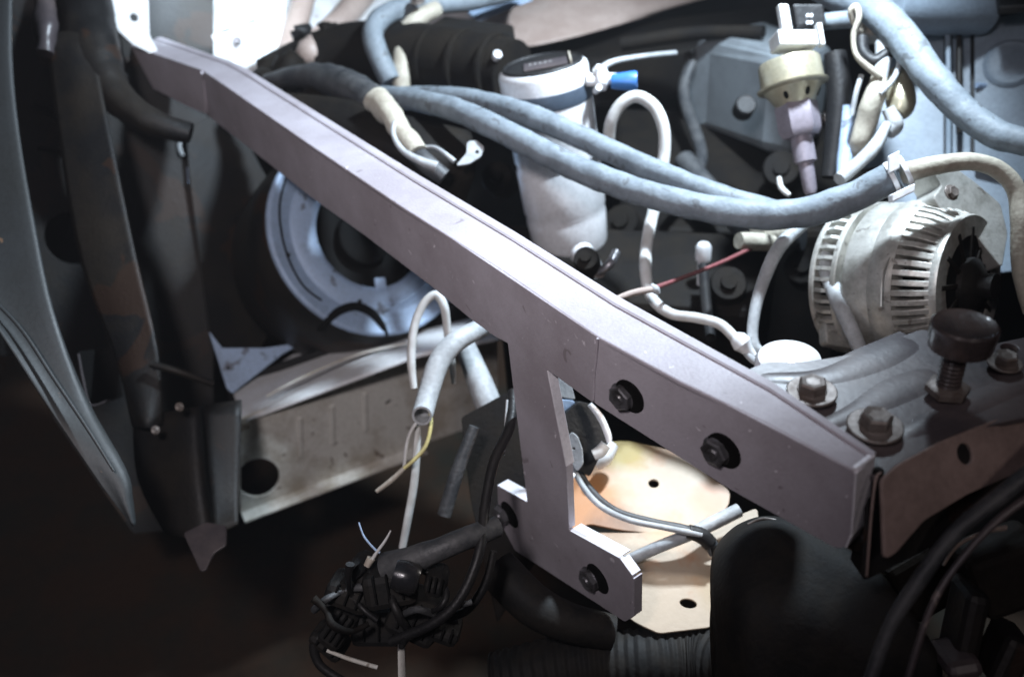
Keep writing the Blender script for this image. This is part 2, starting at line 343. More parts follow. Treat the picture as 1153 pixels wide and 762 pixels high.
# ============================================================ BIG DIAGONAL BRACE
ZT = .90
T = [(128, 45), (228, 80), (372, 180), (450, 232), (565, 305), (673, 380), (765, 430), (860, 476), (962, 531)]
a0, a1, a2, a3 = PZ(128, 45, ZT), PZ(228, 80, ZT), PZ(673, 380, ZT), PZ(962, 531, ZT)
bar = thing('diagonal_brace', 'long purple-grey painted steel brace bolted diagonally across the engine bay', 'support bar', a3 - Z*.06)
def vplane(a, b): n = (b - a).cross(Z).normalized(); return n if n.dot(CAM - a) > 0 else -n
nA, nB, nC = vplane(a0, a1), vplane(a1, a2), vplane(a2, a3)
plate('end_section', a0, nA, [(128, 45.5), (228, 80.5), (231, 128), (210, 119), (128, 77)], 'primer', (), .004, bar, r=.001)
plate('face_panel', a1, nB, [(228, 80.5), (673, 380.5), (668, 453), (616, 416), (637, 525), (640, 596), (697, 628), (712, 648), (712, 694), (703, 699), (563, 608), (560, 548), (594, 566), (572, 386), (558, 379), (529, 358), (487, 323), (411, 265), (348, 220), (300, 182), (231, 128)], 'primer', (), .004, bar, r=.002)
plate('face_panel', a2, nC, [(673, 380.5), (962, 531.5), (957, 600), (950, 616), (940, 616), (820, 549), (668, 452.5)], 'primer', [(704, 446, .0105), (810, 507, .0105)], .004, bar, r=.003)
Bk = [(165, 38), (262, 72), (280, 81), (372, 138), (472, 200), (580, 264), (696, 337), (775, 381), (868, 433), (985, 513)]
TT = [(128, 45), (228, 80), (250, 95), (345, 161), (450, 232), (565, 305), (673, 380), (765, 430), (860, 476), (962, 531)]
V = []; Fs = []
for (a, b), (c, e) in zip(TT, Bk):
    A = PZ(a, b, ZT) ; B = PZ(c, e, ZT); V += [A, B, A - Z*.004, B - Z*.004]
for i in range(len(TT)-1):
    k = i*4; Fs += [[k, k+4, k+5, k+1], [k+2, k+3, k+7, k+6], [k, k+2, k+6, k+4], [k+1, k+5, k+7, k+3]]
Fs += [[0, 1, 3, 2], [len(V)-4, len(V)-2, len(V)-1, len(V)-3]]
# keep the top just proud of the face plates
mesh('top_flange', [v + Z*.0006 for v in V], Fs, 'primer', bar, bevel=.0012)
# raised crease near the back edge, and the back web
V = []; Fs = []
for i, ((a, b), (c, e)) in enumerate(zip(TT, Bk)):
    A = PZ(a, b, ZT); B = PZ(c, e, ZT); p1 = A.lerp(B, .80); p2 = A.lerp(B, 1.0)
    V += [p1 + Z*.0008, p1.lerp(p2, .2) + Z*.0016, p2 + Z*.0016, p2 - Z*.03]
for i in range(len(TT)-1):
    k = i*4; Fs += [[k+j, k+4+j, k+5+j, k+1+j] for j in range(3)]
mesh('rear_lip', V, Fs, 'primer', bar, solid=.0015)
# weld seams
tube('weld_bead', [(228, 82, depth(a1)-.003, 1.6), (229, 105, depth(PP(229, 105, a1, nB))-.002, 2.0), (231, 127, depth(PP(231, 127, a1, nB))-.002, 1.6)], 'primer', bar, wob=1.2, n=10)
tube('weld_bead', [(673, 381, depth(a2)-.0015, 1.4), (670, 415, depth(PP(670, 415, a2, nC))-.001, 1.5), (668, 450, depth(PP(668, 450, a2, nC))-.001, 1.2)], 'primer', bar, wob=1.0, n=10)
# edge strips of the drop leg, foot and bar end, lit ones painted pale
def edge(px1, py1, px2, py2, o, n, wd=.006, m='bare', dx=(1, 0), sh=.0005):
    A, B = PP(px1, py1, o, n), PP(px2, py2, o, n); t = (B - A).normalized(); s = n.cross(t)
    c = (A + B)/2; sx = PP((px1+px2)/2 + dx[0]*10, (py1+py2)/2 + dx[1]*10, o, n) - c; s = s if s.dot(sx) > 0 else -s
    V, Fq = boxgeo(c - n*(wd*.5 - sh) + s*.0007, t*(B-A).length, s*.0014, n*wd)
    return mesh('brace_edge', V, Fq, m, bar, bevel=.0004)
edge(616, 417, 637, 524, a1, nB, .0085)
edge(637, 524, 640, 594, a1, nB, .007, 'primer')
edge(642, 598, 697, 628.5, a1, nB, .013, dx=(1, -1))
edge(699, 630, 712, 648, a1, nB, .009, dx=(1, -1))
edge(713, 650, 713, 692, a1, nB, .009, 'primer')
edge(560.5, 547, 592.5, 565, a1, nB, .013, dx=(1, -1))
# the folded end of the bar: lip running back from the face
V = [PZ(962, 531, ZT), PZ(985, 513, ZT)]; A = PP(955, 612, a2, nC)
end = [PP(962, 531, a2, nC) + Z*.0, PP(985, 513, a2, nC)]
edge(962.5, 531, 957.5, 602, a2, nC, .020)
edge(957, 602, 951, 615, a2, nC, .014)
slab('end_corner', [PZ(957, 528, ZT) + Z*.002, PZ(964, 531, ZT) + Z*.002, PZ(986, 515, ZT) + Z*.002, PZ(981, 510, ZT) + Z*.002], Vector((0, 0, -.004)), 'bare', bar, .001)
# bolts
for (px, py, o, n, rr) in ((703, 446, a2, nC, .0095), (809, 507, a2, nC, .0095), (667, 651, a1, nB, .0105), (568, 579, a1, nB, .0105)):
    c = PP(px, py, o, n)
    # elliptic slotted dark recess washer around each head
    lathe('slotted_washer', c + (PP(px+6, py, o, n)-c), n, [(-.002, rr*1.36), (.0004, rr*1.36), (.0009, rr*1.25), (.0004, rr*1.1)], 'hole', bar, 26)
    hexbolt(bar, c - n*.001 - (PP(px+2, py, o, n)-c), n + Vector((.05, 0, .05)), rr, 'bolt', 1.12, .55, twist=random.random(), stud=.12)

# ============================================================ RADIATOR SUPPORT (right)
ZS = .893
rs = thing('radiator_support', 'dark painted radiator support panel with tan front flange under the brace end', 'body panel', PZ(1060, 470, ZS) - Z*.1)
topo = [(832, 448), (838, 418), (862, 408), (905, 408), (960, 399), (1008, 382), (1040, 370), (1062, 378), (1100, 392), (1200, 370), (1230, 440), (1170, 466), (1120, 476), (1060, 500), (1010, 527), (990, 540)]
plate('top_panel', PZ(1000, 450, ZS-.004), Z, topo, 'support', [(1137, 392, .006)], .004, rs, r=.006)
def ZR(px, py, z=ZS): return PZ(px, py, z)
def ridge(pts, z0=ZS-.0045):
    V = []; Fs = []; S = spline([(a, b, w_) for a, b, w_ in pts], 6)
    Q = [(PZ(a, b, z0), w_) for a, b, w_ in S]
    for i, (q, w_) in enumerate(Q):
        t = (Q[min(i+1, len(Q)-1)][0] - Q[max(i-1, 0)][0]).normalized(); s = t.cross(Z)
        e = min(i, len(Q)-1-i); h = min(1, e/2.5)*.0045 + .0004
        for k in (-1, -.55, 0, .55, 1): V.append(q + s*w_*1.5*k + Z*(h*.34*(1-abs(k)**1.6)))
    for i in range(len(Q)-1):
        for k in range(4): Fs.append([i*5+k, i*5+k+1, i*5+k+6, i*5+k+5])
    return mesh('pressed_ridge', V, Fs, 'support', rs, smooth=True)
ridge([(850, 425, .004), (925, 425, .007), (985, 405, .010), (1030, 382, .008)])
ridge([(900, 490, .004), (960, 466, .006), (1010, 440, .010), (1060, 420, .008)])
ridge([(1015, 492, .004), (1060, 470, .007), (1140, 436, .007), (1200, 420, .005)])
# front flange, bent: curved tan sheet with a round hole
fo = PZ(1070, 500, ZS-.003); fn = (vplane(PZ(990, 560, ZS), PZ(1150, 470, ZS)) + Z*.75).normalized()
plate('front_flange', fo - fn*.0, fn, [(994, 540), (1012, 524), (1060, 498), (1120, 474), (1175, 462), (1190, 520), (1153, 528), (1090, 555), (1040, 585), (1008, 622), (997, 628)], 'flange', [(1087, 511, .0062, 1.15, 20)], .0025, rs, r=.003)
sheet('flange_roll', [[(1012, 523, .520), (1060, 497, .543), (1120, 473, .57), (1178, 460, .58)], [(1018, 535, .512), (1065, 508, .535), (1122, 483, .56), (1180, 470, .572)], [(1012, 556, .512), (1050, 530, .53), (1075, 516, .545), (1100, 505, .556)]], 'flange', rs, .0015) if 0 else None
# vertical side web at the brace end
wo = PP(976, 560, a3, vplane(a2, a3)) + (a3 - a2).normalized()*.0
plate('side_web', PZ(988, 548, ZS-.012) , nC + Vector((.25, 0, 0)), [(972, 538), (986, 528), (993, 532), (978, 650), (973, 652), (958, 630), (964, 604)], 'greyd', (), .003, rs, r=.001)
tube('lit_web_edge', [(992, 532, .488, 1.2), (986, 540, .487, 1.5), (981, 580, .487, 1.5), (976, 648, .49, 1.3)], 'flange', rs, seg=8)  # flange-coloured tube painting the lit edge of the side web
plate('shade_web', PZ(1050, 560, ZS-.035) , fn, [(978, 560), (1040, 556), (1153, 500), (1175, 540), (1060, 610), (975, 652)], 'greyd', (), .003, rs, r=.002)  # dark plate; the shade below the flange is put into its colour
slab('under_channel', [PP(830, 556, a2, nC) - nC*.012, PP(960, 622, a2, nC) - nC*.012, PP(985, 640, a2, nC) - nC*.03, PP(985, 560, a2, nC) - nC*.08, PP(850, 520, a2, nC) - nC*.06], Vector((0, 0, -.012)), 'greyd', rs, .002)
hexbolt(rs, ZR(914, 441, ZS+.0005), Z, .0088, 'boltshiny', 1.75, .85, twist=.3)
hexbolt(rs, ZR(985, 480, ZS+.0005), Z, .0092, 'boltshiny', 1.75, .9, twist=.8)
hexbolt(rs, ZR(1131, 409, ZS+.0005), Z, .0070, 'boltshiny', 1.5, .9, twist=.1)

bs = thing('bump_stop', 'round brown-black rubber bonnet bump stop on a threaded stem', 'bump stop', ZR(1068, 440))
b0 = ZR(1066, 440)
lathe('stem', b0 - Z*.01, Z + Vector((.02, .06, 0)), [(0, .0065)] + [(.01 + i*.0015, .0065 + (.0008 if i % 2 else 0)) for i in range(18)] + [(.038, .006)], 'rubber', bs, 20)
lathe('lock_nut', b0, Z, [(0, .013), (.004, .013), (.005, .011)], 'boltshiny', bs, 6)
lathe('rubber_head', b0 + Z*.029 + Vector((.002, .002, 0)), Z + Vector((.02, .06, 0)), [(0, .009), (.001, .0155), (.003, .0180), (.015, .0190), (.0175, .0188), (.0188, .0176), (.0180, .0158), (.0178, .004)], 'rubber', bs, 40)

# ============================================================ ALTERNATOR
ac = P(1036, 318, .88); aax = (rt*.62 + fwd*-.77 + up*-.10).normalized()
alt = thing('alternator', 'cream coloured cast alternator with cooling slots at the right', 'alternator', ac - Z*.08)
Ra = .079
lathe('stator_body', ac, aax, [(-.048, Ra*.80), (-.040, Ra*.97), (-.036, Ra), (-.012, Ra), (-.010, Ra*1.02), (.004, Ra*1.03), (.012, Ra*1.0), (.014, Ra*.86)], 'alu', alt, 64)
lathe('dark_core', ac, aax, [(-.075, Ra*.80), (.0445, Ra*.78), (.047, Ra*.55)], 'hole', alt, 40)
u_ = aax.orthogonal().normalized(); v_ = aax.cross(u_)
def ring(name, t0, t1, r0, r1, m='alu'):
    lathe(name, ac, aax, [(t0, r0), (t0, r1), (t1, r1), (t1, r0)], m, alt, 56)
def torus(name, t0, t1, ri, ro, m='alu', par=None, org=None, ax=None):
    org = org or ac; ax = ax or aax; prof = [(t0, ri), (t0, ro*.985), (t0+(t1-t0)*.2, ro), (t1-(t1-t0)*.2, ro), (t1, ro*.985), (t1, ri)]
    V, Fs = lathegeo(org, ax, prof, 56); Fs = Fs[:-2]; n = len(prof)
    for k in range(56): Fs.append([(n-1)*56+k, (n-1)*56+(k+1) % 56, (k+1) % 56, k])
    o = mesh(name, V, Fs, m, par or alt, smooth=True); e = o.modifiers.new('e', 'EDGE_SPLIT'); e.split_angle = R(38); return o
torus('rear_ring', -.0755, -.070, Ra*.80, Ra*.99)
torus('rear_ring', -.052, -.046, Ra*.80, Ra*1.0)
torus('front_ring', .037, .048, Ra*.60, Ra*.85)
fin1 = fin2 = None
def finmesh(a, t0, t1, r0a, r0b, r1a, r1b, wd):
    e = u_*math.cos(a) + v_*math.sin(a); s = aax.cross(e)
    q = [(t0, r0a), (t0, r1a), ((t0+t1)/2, (r1a+r1b)/2*1.03), (t1, r1b), (t1, r0b)]
    V = [ac + aax*t + e*r + s*k*wd/2 for k in (-1, 1) for t, r in q]; n = 5
    return V, [list(range(n)), [n+i for i in range(n)][::-1]] + [[i, (i+1) % n, n+(i+1) % n, n+i] for i in range(n)]
for k in range(44):
    a = 2*math.pi*k/44
    mesh('rear_fin', *finmesh(a, -.071, -.050, Ra*.80, Ra*.80, Ra*.965, Ra*.975, .0036), 'alu', alt)
for k in range(50):
    a = 2*math.pi*k/50
    mesh('front_fin', *finmesh(a, .010, .043, Ra*.86, Ra*.72, Ra*1.0, Ra*.84, .0056), 'alu', alt, bevel=.0006)
for k in range(12):
    a = 2*math.pi*k/12 + .1; e = u_*math.cos(a) + v_*math.sin(a); s = aax.cross(e)
    mesh('face_spoke', *boxgeo(ac + aax*.046 + e*Ra*.50, e*Ra*.40, s*.005, aax*.006), 'grease', alt, bevel=.0008)
lathe('bearing_hub', ac, aax, [(.045, Ra*.34), (.052, Ra*.33), (.056, Ra*.26), (.060, .012), (.072, .012), (.072, .008)], 'greyd', alt, 32)
# mounting ears
def chunk(name, poly, o, n, th, m='alu', holes=(), par=None, r=.004): return plate(name, o, n, poly, m, holes, th, par or alt, bevel=.0012, r=r)
ne = -fwd + rt*.35 + up*.25
chunk('mount_ear', [(1048, 186), (1062, 180), (1098, 206), (1126, 230), (1134, 262), (1128, 300), (1098, 262), (1062, 238), (1052, 222), (1062, 210)], P(1085, 225, .85), ne, .032, holes=[(1071, 216, .004)])
chunk('upper_boss', [(966, 230), (1000, 228), (1010, 232), (1002, 248), (988, 262), (976, 266), (962, 256)], P(985, 245, .90), ne, .02)
chunk('upper_boss', [(1018, 238), (1034, 232), (1048, 236), (1054, 248), (1040, 254), (1020, 250)], P(1036, 243, .85), ne, .014, holes=[(1042, 243, .0025)])
chunk('terminal_cover', [(940, 262), (966, 254), (972, 270), (962, 282), (948, 284), (938, 276)], P(955, 268, .93), ne, .018, 'alu')
for q in ((950, 272, .93), (953, 286, .93), (943, 318, .92), (941, 330, .92)):
    hexbolt(alt, P(*q), -rt*.5 + -fwd*.6 + up*.4, .0055, 'boltshiny', 1.3, .9)
hexbolt(alt, P(1071, 217, .828), ne, .006, 'boltshiny', 1.3, .6)
tube('tie_bolt', [(1012, 205, .90, 5), (1060, 208, .88, 5)], 'strap', alt)
chunk('lower_bracket', [(930, 348), (948, 340), (962, 372), (966, 392), (932, 386)], P(945, 365, .90), ne, .012, 'alu')
chunk('lower_bracket', [(973, 360), (998, 358), (996, 375), (975, 374)], P(985, 366, .87), ne, .01, 'alu')
# seam on the body
tube('case_seam', [(1004, 285, .826, 1.0), (994, 310, .818, 1.1), (992, 345, .815, 1.0)], 'alu', alt)

# ============================================================ CANISTER
ct, cb = P(611, 76, 1.06), P(646, 296, 1.19)
cax = (cb - ct).normalized(); Rc = .0545; Hc = (cb-ct).length
can = thing('metal_canister', 'bright aluminium canister with a dark strap round its top', 'canister', cb)
lathe('shell', ct, cax, [(-.003, Rc*.90), (0, Rc*.97), (.004, Rc), (.03, Rc), (.11, Rc*.985), (.112, Rc*.95), (.118, Rc*.95), (.122, Rc*.98), (Hc*.68, Rc*.97), (Hc*.7, Rc*.93), (Hc*.73, Rc*.955), (Hc*.93, Rc*.88), (Hc, Rc*.62)], 'alum', can, 48)
lathe('lid', ct, -cax, [(.0, Rc*.90), (.004, Rc*.90), (.006, Rc*.86), (.004, Rc*.82), (.004, Rc*.3)], 'black', can, 40)
torus('strap', .021, .040, Rc*1.0, Rc*1.025, 'strap', can, ct, cax)
lq = ct - cax*.0055
lu = rt - cax*rt.dot(cax); lu.normalize(); lv = cax.cross(lu).normalized()
mesh('lid_label', *boxgeo(lq + lu*.004 + lv*.010, lu*.052, lv*.036, cax*.001), 'support', can)
for s_ in range(5):
    mesh('label_print', *boxgeo(lq - cax*.0009 + lu*(-.014+s_*.006) - lv*(.004 if lv.dot(fwd) > 0 else -.004), lu*.003, lv*.0016, cax*.0004), 'wirew', can)
mesh('lid_rib', *boxgeo(lq - cax*.0008 + lu*.034, lu*.002, lv*.05, cax*.003), 'cream', can)
lathe('port', P(660, 90, 1.04), rt + up*.05, [(0, .008), (.012, .008), (.012, .013), (.014, .0145), (.022, .0145), (.024, .012), (.026, .007), (.036, .006)], 'white', can, 8)
for dy in (-.012, .012):
    lathe('clip', P(672, 90, 1.035) + up*dy, rt*.2 - fwd, [(-.004, .004), (.008, .004), (.009, .003)], 'white', can, 14)
cap = lathe('service_cap', P(688, 92, 1.03), rt + up*-.02 - fwd*.15, [(0, .0075), (.002, .0085), (.018, .0105), (.027, .0115), (.030, .0105), (.030, .0085), (.028, .0082)], 'blue', can, 28)
tube('lower_pipe', [(655, 285, 1.07, 14), (665, 298, 1.05, 12), (672, 306, 1.03, 8)], 'alum', can)
hexbolt(can, P(674, 306, 1.0), -fwd + up*.4, .006, 'boltshiny')
tube('thin_pipe', [(674, 80, 1.05, 4), (690, 70, 1.08, 3.5), (722, 64, 1.12, 3), (760, 60, 1.2, 3)], 'conduit', can, n=6)
tube('elbow_pipe', [(672, 308, 1.0, 5), (686, 298, .99, 5), (694, 284, 1.0, 5)], 'bolt', can)

# ============================================================ HOSES
def fine_rib(i): return 1 + .014*(i % 2)
h1 = tube('radiator_hose', [(350, 104, 1.22, 9), (430, 108, 1.12, 11), (500, 120, 1.03, 13), (560, 145, .98, 14), (650, 190, .93, 14.5), (740, 222, .89, 15), (830, 240, .86, 16), (900, 240, .84, 17), (960, 222, .82, 17.5), (1010, 196, .80, 17)], 'hose', label='thick dusty grey hose sweeping across under the canister to the clamp', cat='hose', group='dusty grey hoses', seg=20, wob=.08, n=34, ribs=fine_rib)
h2 = tube('heater_hose', [(440, 106, 1.16, 8), (520, 110, 1.08, 11), (600, 132, 1.0, 13), (690, 172, .95, 13), (760, 202, .91, 13), (815, 222, .885, 13), (860, 234, .872, 12), (910, 242, .86, 9)], 'hose', label='dusty grey hose crossing the canister just above the thicker one', cat='hose', group='dusty grey hoses', seg=18, wob=.08, n=34, ribs=fine_rib)
clm = thing('hose_clamp', 'white metal spring clamp on the end of the thick grey hose', 'clamp', P(1012, 200, .80))
cax2 = (P(1030, 188, .795) - P(995, 205, .805)).normalized()
for sx in (-.006, .006):
    torus('band', sx-.002, sx+.002, 17.3*.8/F, 19.5*.8/F, 'white', clm, P(1012, 197, .80), cax2)
mesh('clamp_screw', *boxgeo(P(1015, 218, .782), cax2*.02, up*.007, fwd*.01), 'white', clm, bevel=.001)
mesh('clamp_tab', *boxgeo(P(1006, 183, .785), cax2*.010, up*.016, fwd*.004), 'white', clm, bevel=.001)
tube('metal_return_pipe', [(1018, 195, .80, 12), (1050, 187, .80, 11), (1090, 182, .80, 10), (1122, 190, .80, 10), (1143, 212, .80, 10), (1150, 250, .80, 11), (1152, 300, .81, 12), (1165, 350, .82, 12)], 'hoset', label='tan dusty pipe arching over the alternator from the clamp', cat='pipe', seg=18, wob=.05)
tube('upper_coolant_hose', [(900, -30, 1.1, 16), (945, -4, 1.05, 17), (985, 12, 1.0, 18), (1015, 42, .96, 18), (1050, 88, .92, 17), (1085, 125, .90, 16), (1120, 150, .88, 16), (1153, 160, .86, 15), (1190, 166, .85, 15)], 'hose', label='thick hose running from the top edge down right over the pale panel', cat='hose', seg=20, wob=.06, n=26, ribs=fine_rib)
tube('thin_hose', [(912, 248, .90, 6), (880, 275, .885, 8), (862, 310, .87, 7.5), (850, 350, .86, 6.5), (848, 384, .855, 6), (862, 398, .85, 4), (880, 402, .85, 3)], 'conduit', label='pale thin hose hanging straight down left of the alternator', cat='hose', seg=14)
tube('thin_hose', [(928, 272, .90, 8), (930, 300, .89, 9), (942, 335, .87, 9), (956, 365, .86, 9), (968, 392, .86, 8), (975, 410, .87, 8)], 'conduit', label='pale stubby hose curving down beside the alternator terminals', cat='hose', seg=14)
tube('air_line', [(686, 165, 1.02, 7), (688, 138, 1.0, 7), (700, 117, .99, 7), (718, 109, .985, 7), (738, 122, .98, 7), (748, 150, .98, 7), (746, 190, .985, 7), (737, 232, .97, 7), (729, 270, .95, 7), (727, 305, .92, 7), (734, 335, .90, 6.5), (755, 353, .885, 6), (785, 358, .87, 6), (812, 366, .86, 6), (832, 386, .85, 6)], 'wirew', label='light grey air line bent into an upside-down loop right of the canister', cat='air line', seg=14, n=8)
fit = thing('air_line_fitting', 'small pale bulb fitting at the lower end of the grey air line', 'fitting', P(834, 385, .85))
lathe('bulb', P(834, 385, .85), rt*.5 - up*.6, [(-.009, .004), (-.005, .008), (.002, .0095), (.007, .007), (.012, .0055), (.018, .005)], 'white', fit, 20)
tube('tail', [(838, 394, .85, 4.5), (852, 408, .845, 4), (872, 408, .845, 3)], 'conduit', fit)
lathe('white_cap', PZ(888, 409, .90-.03), Z + Vector((-.02, .0, 0)), [(-.02, .022), (0, .023), (.005, .021), (.008, .012), (.008, .003)], 'white', None, 32)
tag(D.objects['white_cap'], 'bright white round cap peeking over the radiator support edge', 'cap')
sp = thing('taped_wire', 'thin dark red wire taped to a pink lead beside the brace', 'wire', P(735, 325, .86))
tube('red_lead', [(735, 325, .86, 3), (770, 312, .90, 2.4), (820, 292, .96, 2.4), (880, 262, 1.02, 2.6), (905, 250, 1.04, 2.2)], 'wirer', sp, seg=8)
tube('pink_lead', [(690, 338, .82, 3), (712, 330, .84, 4), (737, 325, .86, 4)], 'pink', sp, seg=10)
tube('tape_knot', [(733, 320, .857, 2), (738, 326, .857, 5), (742, 331, .857, 2)], 'conduit', sp, seg=8)
tube('dusty_harness', [(300, 92, 1.25, 8), (350, 86, 1.2, 14), (392, 98, 1.12, 19), (430, 122, 1.06, 17), (446, 140, 1.03, 12), (462, 165, 1.0, 12), (478, 182, .98, 11), (500, 200, .98, 10)], 'hosed', label='dark dusty wiring harness sleeve hugging the back of the brace', cat='harness', seg=18, wob=.15)
tube('harness_sleeve', [(424, 112, 1.035, 15), (440, 130, 1.01, 14), (450, 145, .995, 11.5), (462, 160, .985, 11), (470, 172, .98, 12)], 'hoset', label='tan cracked sleeve wrapped round the dark wiring harness', cat='sleeve', seg=16, wob=.2)
tube('vacuum_hose', [(444, 138, .985, 3), (443, 152, .98, 3), (454, 170, .97, 3.5), (475, 182, .97, 5), (492, 188, .97, 6)], 'conduit', label='thin white vacuum hose twisting beside the tan sleeve', cat='hose', seg=10)
tube('loop_hose', [(440, 92, 1.24, 12), (426, 62, 1.24, 12), (420, 36, 1.25, 12), (436, 16, 1.27, 12), (475, 6, 1.3, 12), (540, -2, 1.34, 12), (600, -20, 1.36, 12)], 'hose', label='grey hose looping along the top edge above the black duct', cat='hose', seg=16, wob=.06)
tube('branch_hose', [(452, 100, 1.25, 10), (452, 70, 1.25, 10), (456, 40, 1.27, 10), (470, 22, 1.28, 10), (492, 10, 1.3, 9)], 'hoset', label='tan branch hose rising into the grey loop hose', cat='hose', seg=16)
hexbolt(None, P(470, 2, 1.26), -fwd + up, .008, 'boltshiny', name='clamp_bolt')
tag(D.objects['clamp_bolt'], 'shiny bolt glinting on the looping grey hose at top', 'bolt')
cl = thing('hose_clip', 'white clip with a hole between harness and hoses', 'clip', P(532, 172, .99))
o_ = P(530, 168, .98); plate('clip_face', o_, -fwd + up*.3, [(514, 186), (526, 172), (526, 160), (536, 158), (545, 166), (541, 176), (528, 184)], 'conduit', [(537, 171, .0028)], .003, cl)
tube('clip_tail', [(470, 168, .99, 2.5), (490, 166, .98, 2), (512, 182, .975, 3)], 'conduit', cl, seg=8)

duct = thing('air_duct', 'big black plastic intake duct left of the canister', 'duct', P(520, 90, 1.25))
tube('duct_body', [(300, 90, 1.35, 24), (380, 60, 1.34, 30), (450, 62, 1.3, 36), (520, 72, 1.25, 38), (578, 82, 1.2, 36)], 'grease', duct, seg=28)
slab('duct_top', [P(478, 30, 1.26), P(560, 36, 1.22), P(580, 42, 1.22), P(578, 28, 1.3), P(500, 18, 1.34)], Vector((0, 0, -.02)), 'grease', duct, .004)
for i in range(4): torus('duct_band', -.004, .004, .040, .0485, 'grease', duct, P(455+i*34, 63+i*5, 1.3-i*.03), P(560, 80, 1.22) - P(450, 62, 1.3))
lathe('duct_boss', P(560, 62, 1.16), rt*.3 - fwd + up*.3, [(-.006, .006), (.002, .006), (.003, .004)], 'alum', duct, 14)
sheet('dark_filler', [[(290, 104, 1.12), (380, 112, 1.08), (440, 128, 1.05), (530, 150, 1.06)], [(320, 120, 1.10), (390, 150, 1.04), (450, 170, 1.0), (535, 190, 1.02)], [(340, 150, 1.12), (400, 190, 1.08), (460, 205, 1.04), (520, 235, 1.06)]], 'grease', duct, .006)  # made-up black sheet, fills the dark gap between harness and brace
dm = thing('grimy_linkage', 'oily brown linkage lumps behind the brace top left', 'linkage', P(340, 85, 1.28))
for (a, b, d, r_, k) in ((322, 78, 1.29, 20, 'grease'), (300, 92, 1.28, 14, 'grease'), (350, 58, 1.32, 16, 'pink'), (372, 38, 1.33, 12, 'grease'), (340, 36, 1.33, 10, 'black'), (410, 52, 1.3, 18, 'grease'), (360, 118, 1.2, 22, 'grease'), (400, 140, 1.15, 22, 'grease')):
    V, Fs = lathegeo(P(a, b, d), Vector((random.uniform(-1, 1), random.uniform(-1, 1), random.uniform(-.3, 1))), [(-.02, r_*.6/F), (-.012, r_*1.2/F), (0, r_*1.35/F), (.010, r_*1.25/F), (.012, r_*.8/F), (.02, r_*.7/F)], 10)
    V = [v + Vector((noise.noise(v*70), noise.noise(v*70+Vector((9, 0, 0))), noise.noise(v*70+Vector((0, 9, 0)))))*.008 for v in V]
    mesh('lump', V, Fs, k, dm, smooth=True)

# ============================================================ VALVE (purple hexagon)
vx = Vector((.03, .0, 1)).normalized()
def VP(py): return P(866 + (py-15)*.17 + 10, py, .98)
va = (VP(20) - VP(210)).normalized()
vb = P(896, 118, .98)
k = .98/F*.94
val = thing('pressure_valve', 'pale brass valve on a purple painted hexagon body', 'valve', P(899, 215, .98))
lathe('hexagon_body', vb, -va, [(-.003, 22*k), (.001, 25*k), (.028, 25*k), (.034, 22*k), (.036, 20*k)], 'purple', val, 6)
lathe('tip', vb, -va, [(.036, 13*k), (.064, 13*k), (.066, 9*k), (.095, 8*k), (.10, 6*k)], 'purple', val, 20)
cup = lathe('cup', vb, va, [(-.002, 20*k), (.001, 23*k), (.014, 32*k), (.017, 34*k), (.019, 41*k), (.021, 42*k), (.022, 37*k), (.046, 36*k), (.049, 34*k), (.049, 20*k)], 'brass', val, 36)
vr = (-fwd + va*fwd.dot(va)).normalized(); vt = va.cross(vr).normalized()
if vt.dot(rt) < 0: vt = -vt
for a in (-38, 14, 66, 118):
    e = vr*math.cos(R(a)) + vt*math.sin(R(a)); c = vb + va*.0082 + e*27.8*k
    hv_ = (e - va*.55).normalized(); ht = va.cross(e).normalized(); hs = hv_.cross(ht)
    ring_ = [c + hv_*.0007 + ht*math.cos(t_*math.pi/8)*.0026 + hs*math.sin(t_*math.pi/8)*.0046 for t_ in range(16)]
    slab('vent_hole', ring_, -hv_*.004, 'hole', val, 0)
mesh('top_connector', *boxgeo(P(893, 48, .97), rt*.042, va*.016, fwd*.036), 'white', val, bevel=.0015)
mesh('connector_post', *boxgeo(P(884, 27, .965), rt*.011, va*.040, fwd*.012), 'white', val, bevel=.002)
mesh('connector_post', *boxgeo(P(923, 40, .965), rt*.005, va*.024, fwd*.012), 'white', val, bevel=.001)
mesh('plug', *boxgeo(P(908, 22, .985), rt*.034, va*.026, fwd*.026), 'black', val, bevel=.003)
for dx in (0, 4):
    for dy in (0, 8): lathe('pin', P(909+dx, 18+dy, .966), -fwd, [(0, .0018), (.002, .0018)], 'alum', val, 8)
lathe('side_boss', P(932, 134, 1.03), -fwd, [(-.01, .009), (0, .010), (.001, .007), (.004, .007), (.006, .004)], 'rubber', val, 16)

# reservoir tank behind
tk = thing('coolant_reservoir', 'cloudy grey plastic reservoir tank standing behind the valve', 'reservoir', P(830, 200, 1.3))
sl = slab('tank_body', [P(768, 60, 1.42), P(800, 48, 1.36), P(868, 60, 1.22), P(905, 66, 1.2), P(940, 50, 1.3), P(860, 20, 1.5)], Vector((0, .0, -.145)), 'tank', tk, .016)
lathe('tank_boss', P(840, 118, 1.18), -fwd + up*.2, [(-.02, .014), (0, .014), (.002, .012)], 'greyd', tk, 20)
lathe('tank_rib', P(775, 60, 1.4), -Z, [(0, .006), (.14, .006)], 'greyd', tk, 10)
tube('tank_hose', [(758, 220, 1.2, 6), (790, 180, 1.3, 7), (770, 100, 1.4, 7), (800, 40, 1.4, 7)], 'hosed', tk)
tube('dark_pipe', [(700, 50, 1.4, 8), (780, 38, 1.36, 8), (860, 36, 1.3, 7)], 'grease', tk)

